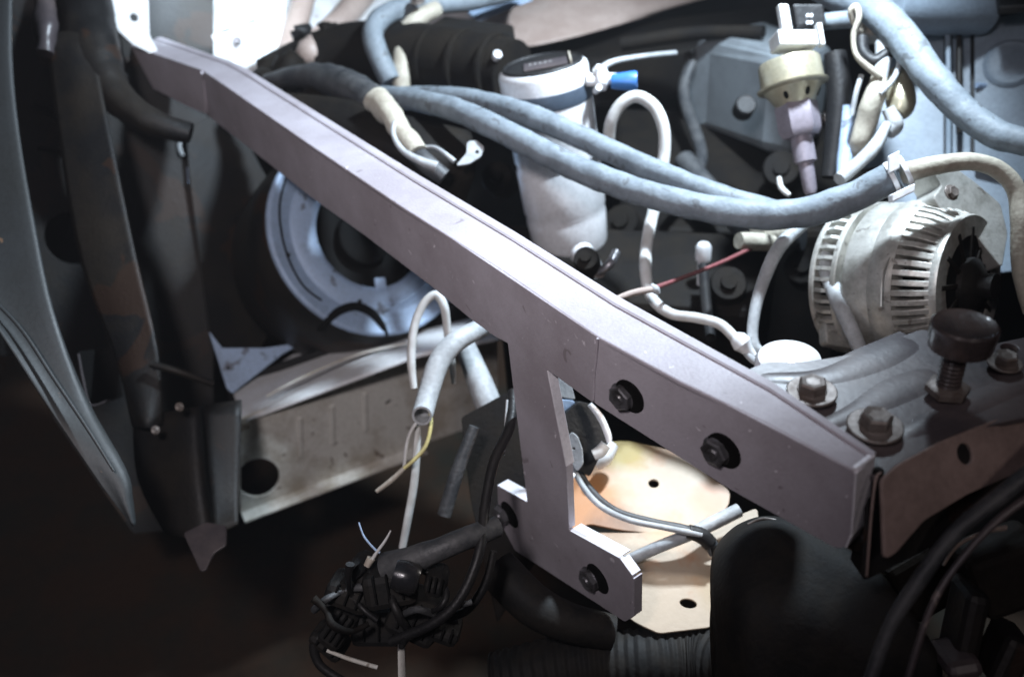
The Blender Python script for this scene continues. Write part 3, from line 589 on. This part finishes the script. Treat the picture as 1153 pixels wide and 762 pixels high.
# ============================================================ RIGHT HARNESS + PALE BOX
def wire(pts, m, par=None, **kw): return tube('wire', pts, m, par, seg=8, **kw)
hr = thing('wiring_harness', 'tangle of pale taped wires and tan sleeve right of the valve', 'harness', P(985, 180, .98))
tube('sleeve', [(990, 88, .96, 9), (984, 110, .96, 12), (976, 135, .97, 12), (968, 160, .98, 11), (963, 178, 1.0, 10)], 'hoset', hr, wob=.12)
tube('sleeve', [(998, 50, .98, 12), (994, 70, .97, 9), (990, 92, .96, 8)], 'conduit', hr, wob=.1)
wire([(962, 28, .96, 3), (958, 14, .955, 4), (964, 8, .95, 4), (967, 20, .945, 3.5), (961, 40, .95, 3), (964, 62, .95, 3), (980, 78, .95, 4), (992, 86, .95, 4)], 'hoset', hr)
wire([(1012, 55, .96, 3), (1012, 75, .955, 3), (1004, 92, .95, 3.5), (990, 106, .95, 4)], 'conduit', hr)
wire([(970, 85, .96, 3), (964, 105, .96, 3), (959, 130, .965, 3)], 'conduit', hr)
wire([(999, 140, .95, 5), (985, 165, .94, 8), (965, 185, .93, 8), (945, 202, .92, 8)], 'conduit', hr)
tube('strap_loop', [(1000, 60, .97, 8), (985, 70, .97, 8), (972, 60, .98, 7), (970, 45, .99, 8)], 'black', hr)
tube('boot', [(1010, 82, .98, 10), (1013, 100, .97, 15), (1014, 118, .965, 16), (1008, 128, .965, 12)], 'brass', hr)
tube('plug_body', [(1000, 122, .96, 10), (1008, 140, .96, 12), (1000, 150, .96, 9)], 'conduit', hr, flat=.7)
tube('black_lead', [(940, 60, 1.0, 12), (945, 110, 1.0, 14), (940, 160, 1.0, 12), (935, 200, 1.0, 10)], 'black', hr)
tube('black_lead', [(955, 120, .99, 8), (952, 170, .99, 9), (950, 200, .98, 8)], 'bluep', hr)
wire([(877, 200, .96, 3), (880, 212, .955, 3.5), (889, 220, .95, 3)], 'wirew', hr)
mesh('relay', *boxgeo(P(985, 28, 1.02), rt*.045, up*.035, fwd*.04), 'cream', hr, bevel=.006)
tube('cross_pipe', [(925, 25, 1.02, 9), (960, 22, 1.02, 10), (975, 22, 1.02, 11)], 'hose', hr)

bx = thing('pale_plastic_box', 'pale blue ribbed plastic box filling the upper right corner', 'box', P(1090, 200, 1.15))
bo = P(1060, 120, 1.12); bnn = -fwd*.8 - rt*.35 + up*.1
plate('box_wall', bo, bnn, [(1000, 20), (1062, 24), (1062, 178), (960, 190), (985, 100)], 'box', (), .004, bx, r=.002)
plate('box_wall', bo - bnn.normalized()*.004, bnn, [(1073, 24), (1092, 24), (1092, 178), (1073, 178)], 'box', (), .004, bx, r=.001)
plate('box_wall', bo, bnn, [(1098, 24), (1180, 10), (1180, 210), (1098, 190)], 'box', (), .004, bx, r=.002)
plate('recess', bo - bnn.normalized()*.02, bnn, [(1000, 10), (1180, 0), (1180, 260), (1000, 260)], 'black', (), .004, bx, r=.002)
plate('lower_wall', bo - bnn.normalized()*.012, bnn, [(1000, 178), (1180, 172), (1180, 300), (1010, 320)], 'box', (), .004, bx, r=.002)
tube('corner_rib', [(1067, 24, 1.10, 3), (1068, 100, 1.09, 3), (1068, 178, 1.09, 3)], 'box', bx)
tube('corner_rib', [(1080, 40, 1.10, 3), (1080, 100, 1.09, 4), (1080, 150, 1.09, 3)], 'greyd', bx)
lathe('round_boss', PP(1137, 72, bo, bnn), bnn, [(-.004, .03), (.002, .03), (.005, .026), (.004, .02), (.006, .012)], 'box', bx, 36)
tube('wall_rib', [(1100, 96, 1.10, 3), (1130, 98, 1.115, 4), (1175, 92, 1.13, 4)], 'bluep', bx)
lathe('barrel', P(1000, 5, 1.08), rt + up*.04 + fwd*.1, [(0, .033), (.002, .036), (.125, .036), (.127, .033)], 'box', bx, 40)
slab('dark_top_corner', [P(1125, 8, 1.03), P(1200, 2, 1.0), P(1200, -30, 1.05), P(1120, -30, 1.08)], Vector((0, 0, -.01)), 'greyd', bx, .002)

# ============================================================ ROUND FAN DRUM (left)
dc = P(418, 262, 1.224); dax = (-fwd*.84 + rt*.50 + up*.20).normalized(); Rd = .147
fan = thing('round_fan_housing', 'round blue-grey metal housing with dark drum wall behind the brace', 'housing', dc - Z*.14)
V, Fs = lathegeo(dc, -dax, [(.0, Rd*.985), (.0005, Rd*1.0), (.012, Rd*1.0), (.016, Rd*1.035), (.06, Rd*1.05), (.15, Rd*1.05), (.19, Rd*.98)], 64)
mesh('drum_wall', V, Fs[:-2] + [Fs[-1]], 'greyd', fan, smooth=True)
V, Fs = lathegeo(dc, dax, [(.001, Rd*.995), (.006, Rd*.99), (.008, Rd*.965), (.006, Rd*.945), (.0045, Rd*.80), (.002, Rd*.785), (.0035, Rd*.77), (.004, Rd*.60), (.002, Rd*.54), (-.006, Rd*.52)], 64)
mesh('face_ring', V, Fs[:-2], 'bluep', fan, smooth=True)
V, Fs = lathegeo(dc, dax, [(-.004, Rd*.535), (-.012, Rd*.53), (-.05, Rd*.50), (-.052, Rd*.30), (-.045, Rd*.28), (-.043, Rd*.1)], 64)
mesh('inner_cone', V, Fs[:-2] + [Fs[-1]], 'hole', fan, smooth=True)  # interior shade put into the colour: near-black cone, well and hub
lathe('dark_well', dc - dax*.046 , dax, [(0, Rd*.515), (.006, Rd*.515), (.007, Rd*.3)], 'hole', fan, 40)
fu = (rt - dax*rt.dot(dax)).normalized(); fv = dax.cross(fu)
if fv.dot(up) < 0: fv = -fv
for (a, q) in ((150, .70), (262, .70), (205, .86)):
    e = fu*math.cos(R(a)) + fv*math.sin(R(a)); lathe('rivet', dc + dax*.003 + e*Rd*q, dax, [(0, .0032), (.003, .0032), (.004, .002)], 'black', fan, 12)
fq = dc + dax*.0045
tube('arch_groove', [(x_, y_, depth(PP(x_, y_, fq, dax)) - .001, r_) for x_, y_, r_ in ((358, 372, 2), (368, 362, 4), (382, 350, 5), (400, 345, 5), (418, 352, 5), (430, 366, 4), (436, 378, 2))], 'hole', fan, flat=1)
tube('pressed_rib', [(x_, y_, depth(PP(x_, y_, fq, dax)) + .002, 3.5) for x_, y_ in ((430, 350), (455, 338), (478, 320), (492, 300))], 'bluep', fan)
tube('seam', [(x_, y_, depth(PP(x_, y_, fq, dax)) - .0012, 1.3) for x_, y_ in ((322, 200), (315, 230), (317, 262), (326, 294), (342, 322), (362, 338))], 'hole', fan)
e = fu*math.cos(R(282)) + fv*math.sin(R(282)); s = dax.cross(e)
mesh('spoke', *boxgeo(dc + dax*.002 + e*Rd*.5, e*Rd*.12, s*.016, dax*.006), 'bluep', fan, bevel=.002)
lathe('hub', dc - dax*.045, dax, [(0, Rd*.28), (.024, Rd*.26), (.028, Rd*.2), (.028, .004)], 'hole', fan, 32)
tube('edge_seam', [(318, 200, 1.146, 1), (312, 240, 1.146, 1.2), (318, 285, 1.146, 1.2), (342, 328, 1.146, 1)], 'hole', fan) if 0 else None
so = P(235, 290, 1.320); sn = -fwd*.75 + rt*.66
plate('square_shroud', so, sn, [(210, 148), (240, 130), (262, 128), (300, 200), (300, 380), (262, 441), (255, 436), (236, 372), (214, 200)], 'greyd', [(262, 415, 0.004)], .004, fan, r=.002)
plate('shroud_corner', P(262, 410, 1.236), -fwd + rt*.5 + up*.3, [(236, 374), (250, 392), (298, 392), (340, 386), (318, 398), (262, 442), (256, 437)], 'bluep', [(257, 414, 0.003), (310, 402, 0.002)], .002, fan, r=.001)
plate('shroud_tab', P(222, 150, 1.344), -fwd + rt*.3 + up*.5, [(208, 152), (216, 142), (236, 131), (250, 142), (262, 154), (236, 168), (224, 160), (214, 172), (212, 205)], 'bluep', [(231, 142, 0.002)], .002, fan, r=.001)
tube('clip', [(206, 148, 1.308, 2.5), (202, 165, 1.308, 3), (206, 176, 1.308, 3)], 'conduit', fan)

# ============================================================ FRAME RAIL
fr = thing('frame_rail', 'cream frame rail with holes and pressed grooves below the round housing', 'frame rail', P(360, 560, 1.193))
ro = P(360, 430, 1.170)
r_top = [P(262, 442, 1.240), P(330, 398, 1.310), P(470, 372, 1.264), P(600, 340, 1.228), P(600, 372, 1.158), P(470, 400, 1.170), P(272, 474, 1.158)]
rn = vplane(PZ(272, 474, r_top[-1].z), PZ(470, 401, r_top[-1].z))
slab('top_face', r_top, Vector((0, 0, -.006)), 'white', fr, .003)  # whiter than the side: overhead light put into the top's colour
ro = P(272, 476, 1.158)
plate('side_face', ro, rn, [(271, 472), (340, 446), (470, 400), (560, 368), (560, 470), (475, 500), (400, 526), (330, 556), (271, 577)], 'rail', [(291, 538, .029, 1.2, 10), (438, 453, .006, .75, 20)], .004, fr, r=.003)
for (x, y0, y1) in ((374, 456, 500), (411, 442, 485), (338, 470, 515)):
    c = PP(x, (y0+y1)/2, ro, rn); A = PP(x, y0, ro, rn); B = PP(x+1, y1, ro, rn)
    mesh('pressed_groove', *boxgeo(c + rn*.001, (B-A), rn.cross((B-A).normalized())*.007, rn*.004), 'rail', fr, bevel=.0018)
lathe('rivet', PP(437, 412, ro, rn) + rn*.001, rn, [(0, .005), (.002, .005), (.003, .003)], 'cream', fr, 16)
slab('bottom_flange', [PP(271, 577, ro, rn), PP(400, 526, ro, rn), PP(475, 500, ro, rn), PP(475, 500, ro, rn) + rn*.02, PP(271, 577, ro, rn) + rn*.02], Vector((0, 0, -.004)), 'rail', fr, .001)
tube('top_seam', [(300, 446, 1.152, 1.5), (340, 425, 1.170, 1.5), (400, 400, 1.193, 1.5), (470, 384, 1.205, 1.5)], 'rail', fr)
slab('inner_wall', [P(271, 470, 1.193) - rn*.09, P(560, 370, 1.193) - rn*.09, P(560, 370, 1.193) - rn*.095, P(271, 470, 1.193) - rn*.095], Vector((0, 0, -.12)), 'black', fr, .001)

# ============================================================ LEFT FENDER AND DARK APRON
fe = thing('outer_fender', 'dim grey-green fender edge running down the left side', 'fender', P(60, 590, .8))
sheet('skin', [[(-60, -40, .95), (-20, -40, .95), (10, -40, .95), (14, -40, .955)],
               [(-60, 60, .92), (-20, 60, .92), (8, 60, .92), (13, 60, .925)],
               [(-60, 150, .89), (-20, 150, .89), (16, 150, .89), (21, 150, .895)],
               [(-60, 260, .85), (-10, 260, .85), (34, 260, .85), (40, 260, .856)],
               [(-60, 300, .82), (0, 340, .82), (54, 352, .82), (60, 352, .827)],
               [(-20, 345, .80), (40, 410, .80), (90, 450, .80), (97, 448, .808)],
               [(50, 452, .785), (88, 490, .785), (133, 530, .785), (141, 527, .792)],
               [(110, 540, .78), (130, 560, .78), (143, 566, .78), (149, 563, .787)],
               [(148, 590, .78), (149, 591, .78), (151, 592, .78), (152, 590, .785)]], 'fender', fe, .002)
tube('swage_line', [(-30, 318, .815, 2), (20, 366, .80, 2.2), (60, 425, .788, 2.2), (100, 485, .778, 2), (128, 530, .775, 1.5)], 'fender', fe)

ap = thing('fender_apron', 'dark dusty apron panels and braces in shadow behind the fender', 'apron', P(140, 590, 1.1))
ao = P(90, 300, 1.25); an = -fwd + rt*.5
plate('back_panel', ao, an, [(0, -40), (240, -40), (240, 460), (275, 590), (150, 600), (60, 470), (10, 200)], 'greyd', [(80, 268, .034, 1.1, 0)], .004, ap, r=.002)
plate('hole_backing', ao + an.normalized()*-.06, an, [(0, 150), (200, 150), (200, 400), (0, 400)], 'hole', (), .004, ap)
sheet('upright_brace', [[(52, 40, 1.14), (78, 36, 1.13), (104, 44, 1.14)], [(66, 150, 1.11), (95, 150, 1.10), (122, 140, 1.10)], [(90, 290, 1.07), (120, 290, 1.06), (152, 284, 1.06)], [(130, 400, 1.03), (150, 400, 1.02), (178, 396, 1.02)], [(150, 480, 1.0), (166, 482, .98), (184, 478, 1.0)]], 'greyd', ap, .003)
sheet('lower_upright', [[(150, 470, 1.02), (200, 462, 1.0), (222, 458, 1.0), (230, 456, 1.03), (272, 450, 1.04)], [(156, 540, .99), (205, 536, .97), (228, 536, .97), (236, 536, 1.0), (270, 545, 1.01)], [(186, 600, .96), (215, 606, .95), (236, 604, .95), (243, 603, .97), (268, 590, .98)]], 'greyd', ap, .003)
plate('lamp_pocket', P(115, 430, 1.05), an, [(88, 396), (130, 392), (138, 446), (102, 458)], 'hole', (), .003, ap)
tube('pocket_rim', [(88, 398, 1.03, 1.5), (94, 430, 1.03, 1.5), (102, 456, 1.03, 1.5), (124, 450, 1.03, 1.5)], 'support', ap)
tube('cross_bar', [(170, 410, 1.0, 4), (200, 418, 1.0, 4), (240, 432, 1.02, 4)], 'greyd', ap)
tube('shelf_edge', [(40, 120, 1.2, 4), (70, 128, 1.18, 5), (110, 118, 1.18, 4)], 'greyd', ap)
tube('shelf_edge', [(45, 168, 1.2, 3), (75, 172, 1.18, 5), (100, 165, 1.16, 3)], 'greyd', ap)
for q in ((202, 458), (175, 484)): hexbolt(ap, P(*q, .955), -fwd, .0035, 'boltshiny')
plate('torn_tab', P(235, 618, .92), -fwd + up*.6, [(207, 600), (232, 588), (254, 592), (254, 613), (240, 622), (231, 641), (226, 642)], 'support', (), .004, ap)
hp = thing('fender_rail', 'dark dusty curved rail tube running down from the top left corner', 'rail', P(130, 150, 1.2))
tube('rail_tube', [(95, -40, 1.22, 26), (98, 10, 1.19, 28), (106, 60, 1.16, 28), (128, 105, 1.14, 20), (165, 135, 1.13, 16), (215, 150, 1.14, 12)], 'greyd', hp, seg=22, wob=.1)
tube('rust_patch', [(58, 10, 1.16, 14), (60, 40, 1.14, 16), (56, 60, 1.13, 12)], 'pink', hp, seg=16, wob=.3) if 0 else None
tube('lamp_arm', [(48, -10, 1.15, 10), (52, 30, 1.13, 13), (50, 60, 1.12, 9)], 'support', hp, wob=.3)

# ============================================================ WIRES UNDER THE BRACE
uw = tube('loop_wire', [(466, 437, 0.900, 4), (463, 405, 0.900, 5), (466, 370, 0.900, 5), (476, 344, 0.900, 5), (490, 332, 0.900, 5), (500, 345, 0.900, 5), (504, 375, 0.910, 4.5), (509, 410, 0.920, 4), (511, 432, 0.920, 2.5)], 'wirew', label='white loop of wire hanging under the brace, both ends cut', cat='wire', seg=12)
cd = thing('open_conduit', 'grey conduit with an open end and bare wires hanging below the brace', 'conduit', P(476, 470, 0.860))
tube('conduit_tube', [(560, 362, 0.920, 9), (540, 370, 0.900, 10.5), (512, 386, 0.880, 12), (494, 408, 0.870, 12.5), (483, 440, 0.860, 12), (477, 462, 0.845, 12), (475, 468, 0.835, 11.5)], 'conduit', cd, seg=20, hollow=.78)
tube('yellow_wire', [(484, 452, 0.855, 2.5), (485, 478, 0.850, 2.4), (480, 500, 0.848, 2.4), (470, 514, 0.848, 2.4), (455, 527, 0.848, 2.2)], 'wirey', cd, seg=8)
tube('bare_tail', [(455, 527, 0.848, 2.8), (440, 541, 0.850, 3.2), (424, 553, 0.852, 2.4)], 'cream', cd, seg=8)
tube('white_wire', [(474, 470, 0.855, 2), (464, 483, 0.852, 2.2), (458, 500, 0.850, 2.2), (455, 528, 0.850, 2.2)], 'wirew', cd, seg=8)
tube('cable', [(471, 478, 0.862, 4), (469, 510, 0.865, 5.5), (466, 545, 0.870, 6), (459, 585, 0.875, 6), (453, 616, 0.880, 5.5)], 'wirew', cd, seg=10, flat=.5)
tube('bent_tube', [(522, 385, 0.980, 11), (532, 410, 0.970, 13), (546, 445, 0.950, 15), (558, 478, 0.940, 14), (562, 496, 0.940, 9)], 'conduit', label='pale bent tube descending behind the conduit, left of the drop leg', cat='tube', seg=18)
tube('black_cable', [(578, 440, .78, 6), (574, 480, .76, 6), (556, 520, .74, 6), (546, 570, .72, 6), (540, 620, .70, 6), (520, 670, .69, 6), (490, 700, .69, 6), (440, 722, .70, 6)], 'black', label='black cable dropping left of the drop leg to the connectors', cat='cable', seg=12)
tube('black_cable', [(534, 480, .86, 6), (515, 530, .86, 8), (500, 580, .86, 8)], 'hosed', label='short black cable behind the conduit end', cat='cable', seg=12)
tube('thin_lead', [(571, 450, .77, 1.5), (569, 480, .765, 1.5), (567, 512, .76, 1.5)], 'conduit', label='thin pale lead beside the left edge of the drop leg', cat='wire', seg=8)

# connector cluster, bottom
cc = thing('connector_cluster', 'black multi-plug connector cluster with loose wires at lower centre', 'connector', P(440, 740, .72))
random.seed(3)
for (a, b, w_, h_, d, rot) in ((395, 665, 52, 26, .72, 20), (440, 655, 60, 40, .71, -10), (470, 690, 60, 46, .72, 25), (430, 700, 66, 36, .74, 0), (385, 700, 30, 46, .73, 35), (492, 652, 26, 22, .70, 10), (410, 640, 34, 20, .72, 45), (500, 705, 40, 20, .72, 20), (372, 720, 44, 14, .74, 40)):
    c = P(a, b, d); sc = d/F; ca, sa = math.cos(R(rot)), math.sin(R(rot)); X = rt*ca + up*-sa; Y = rt*sa + up*ca
    mesh('plug_housing', *boxgeo(c, X*w_*sc, Y*h_*sc, (fwd + Y*.3)*.03), 'nearblack', cc, bevel=.006)
    for i in range(3):
        mesh('plug_rib', *boxgeo(c - fwd*.016 + X*(i-1)*w_*.25*sc, X*2.4*sc, Y*h_*.75*sc, fwd*.006), 'hole', cc, bevel=.0008)
tube('taped_loom', [(438, 640, .71, 20), (470, 628, .70, 15), (510, 612, .70, 13), (560, 592, .72, 12)], 'hosed', cc, seg=18, wob=.1)
random.seed(5)
for i_ in range(6):
    x0, y0 = random.uniform(400, 480), random.uniform(650, 710); a_ = random.uniform(0, 6.3); q_ = []
    for t_ in range(5):
        q_.append((x0, y0, .69 + random.uniform(-.01, .02), random.uniform(3, 5))); a_ += random.uniform(-.9, .9); x0 += math.cos(a_)*22; y0 += math.sin(a_)*18
    tube('taped_lead', q_, random.choice(['black', 'grease', 'hosed', 'black']), cc, seg=8, n=5, wob=.2)
lathe('shiny_collar', P(452, 648, .685), rt - up*.3, [(-.006, .011), (0, .0125), (.010, .0125), (.014, .010)], 'horn', cc, 24)
wire([(404, 588, .70, .9), (410, 604, .70, 1.2), (422, 618, .70, 1.4), (428, 622, .70, 1.4)], 'bluep', cc)
wire([(440, 597, .70, 1), (434, 608, .70, 1.6), (424, 622, .70, 2), (416, 634, .70, 2.4)], 'wirew', cc)
tube('stub', [(418, 628, .70, 5), (413, 637, .70, 4)], 'cream', cc)
tube('brown_strip', [(453, 700, .72, 5), (452, 730, .72, 5.5), (453, 775, .72, 6)], 'rail', cc, flat=.4)
tube('bare_end', [(368, 732, .72, 2), (395, 742, .72, 2.5), (425, 751, .72, 2.5)], 'rail', cc, seg=8)
tube('black_lead', [(372, 680, .73, 6), (376, 708, .73, 5), (355, 722, .73, 6), (360, 748, .73, 5), (392, 770, .73, 5)], 'black', cc)
tube('black_lead', [(480, 690, .72, 5), (520, 690, .72, 5), (545, 660, .72, 5), (556, 620, .72, 4)], 'black', cc)

# corrugated hose and dark body at bottom
def crib(i): return 1.0 + (.05 if (i % 4) < 2 else -.01)
tube('corrugated_hose', [(560, 770, .80, 34), (640, 752, .79, 36), (720, 746, .78, 36), (800, 747, .77, 38), (880, 760, .70, 38)], 'nearblack', label='black corrugated hose along the bottom under the drop leg foot', cat='hose', seg=24, n=30, ribs=crib)
tube('under_hose', [(560, 640, .80, 24), (600, 680, .78, 24), (640, 700, .77, 22), (690, 712, .77, 20)], 'nearblack', label='greasy dark hose hidden behind the drop leg foot', cat='hose', seg=18)
gl = thing('radiator_bracket', 'dark tapered bracket behind the drop leg foot', 'bracket', P(600, 620, .85))
plate('bracket_face', P(570, 560, .9), -fwd + up*.2, [(520, 470), (575, 440), (600, 500), (610, 620), (560, 700), (530, 560)], 'grease', (), .004, gl)

# ============================================================ TAN LAMP-LIT TRAY
for sx, sy, sz, sr, sc_ in ((618, 572, .612, .06, (.50, .17, .04)), (655, 565, .612, .055, (.50, .22, .08)), (700, 590, .612, .035, (.24, .12, .06)), (706, 512, .612, .03, (.36, .27, .07)), (800, 560, .612, .022, (.55, .30, .18)), (745, 596, .612, .028, (.60, .38, .22)), (820, 660, 0.6095, .03, (.40, .30, .18))):
    stain(M['tan'], PZ(sx, sy, sz), sr, sc_)

tr = thing('tan_tray', 'brightly lit cream metal tray with orange rust stains under the brace', 'tray', PZ(740, 600, .58))
zt = .612
plate('upper_shelf', PZ(735, 545, zt), Z + Vector((0, -.15, 0)), [(596, 540), (640, 505), (684, 498), (706, 496), (760, 508), (822, 552), (820, 570), (790, 592), (740, 600), (700, 596), (660, 588), (640, 610), (600, 600)], 'tan', [(736, 544, .0058)], .003, tr, r=.008)
so_ = PZ(735, 600, zt-.012)
plate('lower_shelf', PZ(760, 650, 0.6095), Z + Vector((0, -.3, 0)), [(640, 600), (720, 600), (800, 594), (852, 572), (856, 600), (842, 640), (800, 705), (742, 712), (716, 700), (640, 640)], 'tan', [(684, 615, .006), (775, 679, .008, .6, -15)], .003, tr, r=.004)
tube('curled_lip', [(688, 500, 0.887, 9), (680, 514, 0.881, 10), (670, 522, 0.881, 8)], 'white', tr)
tube('stay_rod', [(700, 634, 0.802, 6.5), (740, 616, 0.796, 7), (775, 602, 0.796, 7), (800, 590, 0.802, 8), (832, 574, 0.807, 8)], 'conduit', label='grey round stay rod lying across the tan tray', cat='rod', seg=14)
lm = thing('split_loom', 'grey twin cable draped across the tan tray behind the drop leg', 'cable', P(700, 575, .72))
tube('cable', [(646, 505, 0.825, 5), (652, 530, 0.819, 4.5), (668, 555, 0.808, 4.5), (695, 576, 0.802, 4.5), (735, 588, 0.797, 5), (770, 596, 0.791, 6), (795, 606, 0.791, 7), (806, 622, 0.791, 8)], 'hosed', lm, seg=12)
tube('cable', [(640, 500, 0.831, 3.5), (650, 536, 0.814, 3.5), (672, 566, 0.800, 3.5), (705, 584, 0.791, 3.5), (750, 594, 0.785, 3.5), (790, 602, 0.785, 4)], 'conduit', lm, seg=10)
tube('tape', [(775, 598, 0.789, 8), (790, 603, 0.789, 9), (800, 612, 0.789, 9)], 'black', lm, seg=12)
lt = thing('hood_latch', 'small black and white latch piece beside the drop leg', 'latch', P(655, 510, 0.792))
plate('latch_body', P(665, 480, 0.814), -fwd + rt*.3, [(632, 470), (652, 452), (668, 456), (690, 490), (676, 512), (664, 536), (640, 520)], 'black', (), .012, lt)
plate('white_oval', P(646, 497, 0.801), -fwd - rt*.25, [(639, 492), (644, 487), (650, 492), (655, 506), (656, 522), (650, 530), (642, 518), (638, 504)], 'conduit', [(646, 505, .0018)], .002, lt, r=.002)
plate('white_tab', P(634, 446, 0.814), -fwd, [(626, 424), (643, 434), (647, 449), (630, 446)], 'conduit', (), .003, lt, r=.001)
plate('grey_block', P(640, 465, 0.814), -fwd, [(630, 450), (646, 452), (650, 468), (634, 484)], 'bluep', (), .01, lt, r=.001)
tube('white_hook', [(664, 455, 0.803, 3), (676, 470, 0.803, 4), (684, 488, 0.803, 4), (686, 498, 0.803, 3)], 'white', lt)
tube('white_curl', [(668, 512, 0.808, 6), (676, 508, 0.808, 7), (682, 500, 0.808, 6)], 'wirew', lt)
tube('white_tube', [(640, 534, 0.803, 5), (646, 537, 0.803, 5)], 'white', lt)

# ============================================================ BOTTOM RIGHT DARK CLUTTER
hn = thing('splash_cover', 'black curved splash cover below the near end of the brace', 'cover', P(880, 700, .60))
sheet('cover_skin', [
    [(815, 606, .68), (832, 592, .67), (858, 583, .66), (888, 586, .645), (930, 604, .62), (985, 640, .60)],
    [(803, 630, .66), (826, 616, .64), (858, 606, .63), (895, 612, .62), (940, 634, .60), (1010, 670, .58)],
    [(802, 680, .64), (830, 672, .61), (865, 668, .60), (905, 676, .59), (960, 690, .58), (1040, 710, .57)],
    [(806, 730, .63), (835, 725, .60), (875, 720, .59), (925, 730, .58), (980, 740, .57), (1060, 750, .56)],
    [(800, 800, .63), (840, 800, .60), (880, 800, .59), (930, 800, .58), (990, 800, .57), (1060, 800, .56)]], 'nearblack', hn, .003)
tube('bright_edge', [(842, 590, .655, 1.5), (860, 584, .652, 2.2), (884, 588, .645, 1.6)], 'boltshiny', hn)
tube('highlight_streak', [(838, 636, .635, 7), (866, 650, .617, 9), (892, 662, .608, 9), (925, 684, .60, 6)], 'strap', hn, flat=.6)  # slate-blue tube shaped as the blurred highlight on the cover
tube('drain_tube', [(806, 615, .70, 6), (812, 650, .69, 8), (808, 700, .68, 9), (812, 770, .67, 10)], 'grease', hn)
tube('front_cable', [(1200, 500, .50, 9), (1130, 555, .50, 10), (1075, 600, .50, 9), (1030, 660, .50, 9), (1000, 710, .50, 8), (975, 780, .50, 8)], 'hosed', label='black cable running down from the right edge below the flange', cat='cable', seg=14)
tube('front_cable', [(1210, 530, .50, 5), (1140, 572, .50, 5), (1090, 620, .50, 4), (1050, 680, .50, 4), (1020, 770, .50, 4)], 'support', label='thin brownish cable beside the black cable at lower right', cat='cable', seg=12)
tube('curved_strip', [(1062, 636, .53, 3), (1078, 614, .53, 4), (1105, 600, .53, 4), (1132, 594, .53, 6)], 'pink', label='curved pinkish metal strip in the lower right corner', cat='strip', seg=10, flat=.5)
gr = thing('grille_clutter', 'dark grimy grille mounting pieces in the lower right corner', 'grille', P(1080, 740, .55))
for (a, b, w_, h_, d, rot, m_) in ((1130, 640, 90, 70, .58, -20, 'grease'), (1085, 700, 26, 90, .57, 12, 'greyd'), (1075, 740, 40, 20, .56, -10, 'support'), (1130, 735, 34, 60, .56, 25, 'greyd'), (960, 720, 120, 110, .64, 5, 'grease'), (1040, 640, 90, 70, .62, -30, 'grease')):
    c = P(a, b, d); sc = d/F; ca, sa = math.cos(R(rot)), math.sin(R(rot)); X = rt*ca + up*-sa; Y = rt*sa + up*ca
    mesh('mounting_piece', *boxgeo(c, X*w_*sc, Y*h_*sc, (fwd + Y*.3)*.03), m_, gr, bevel=.005)
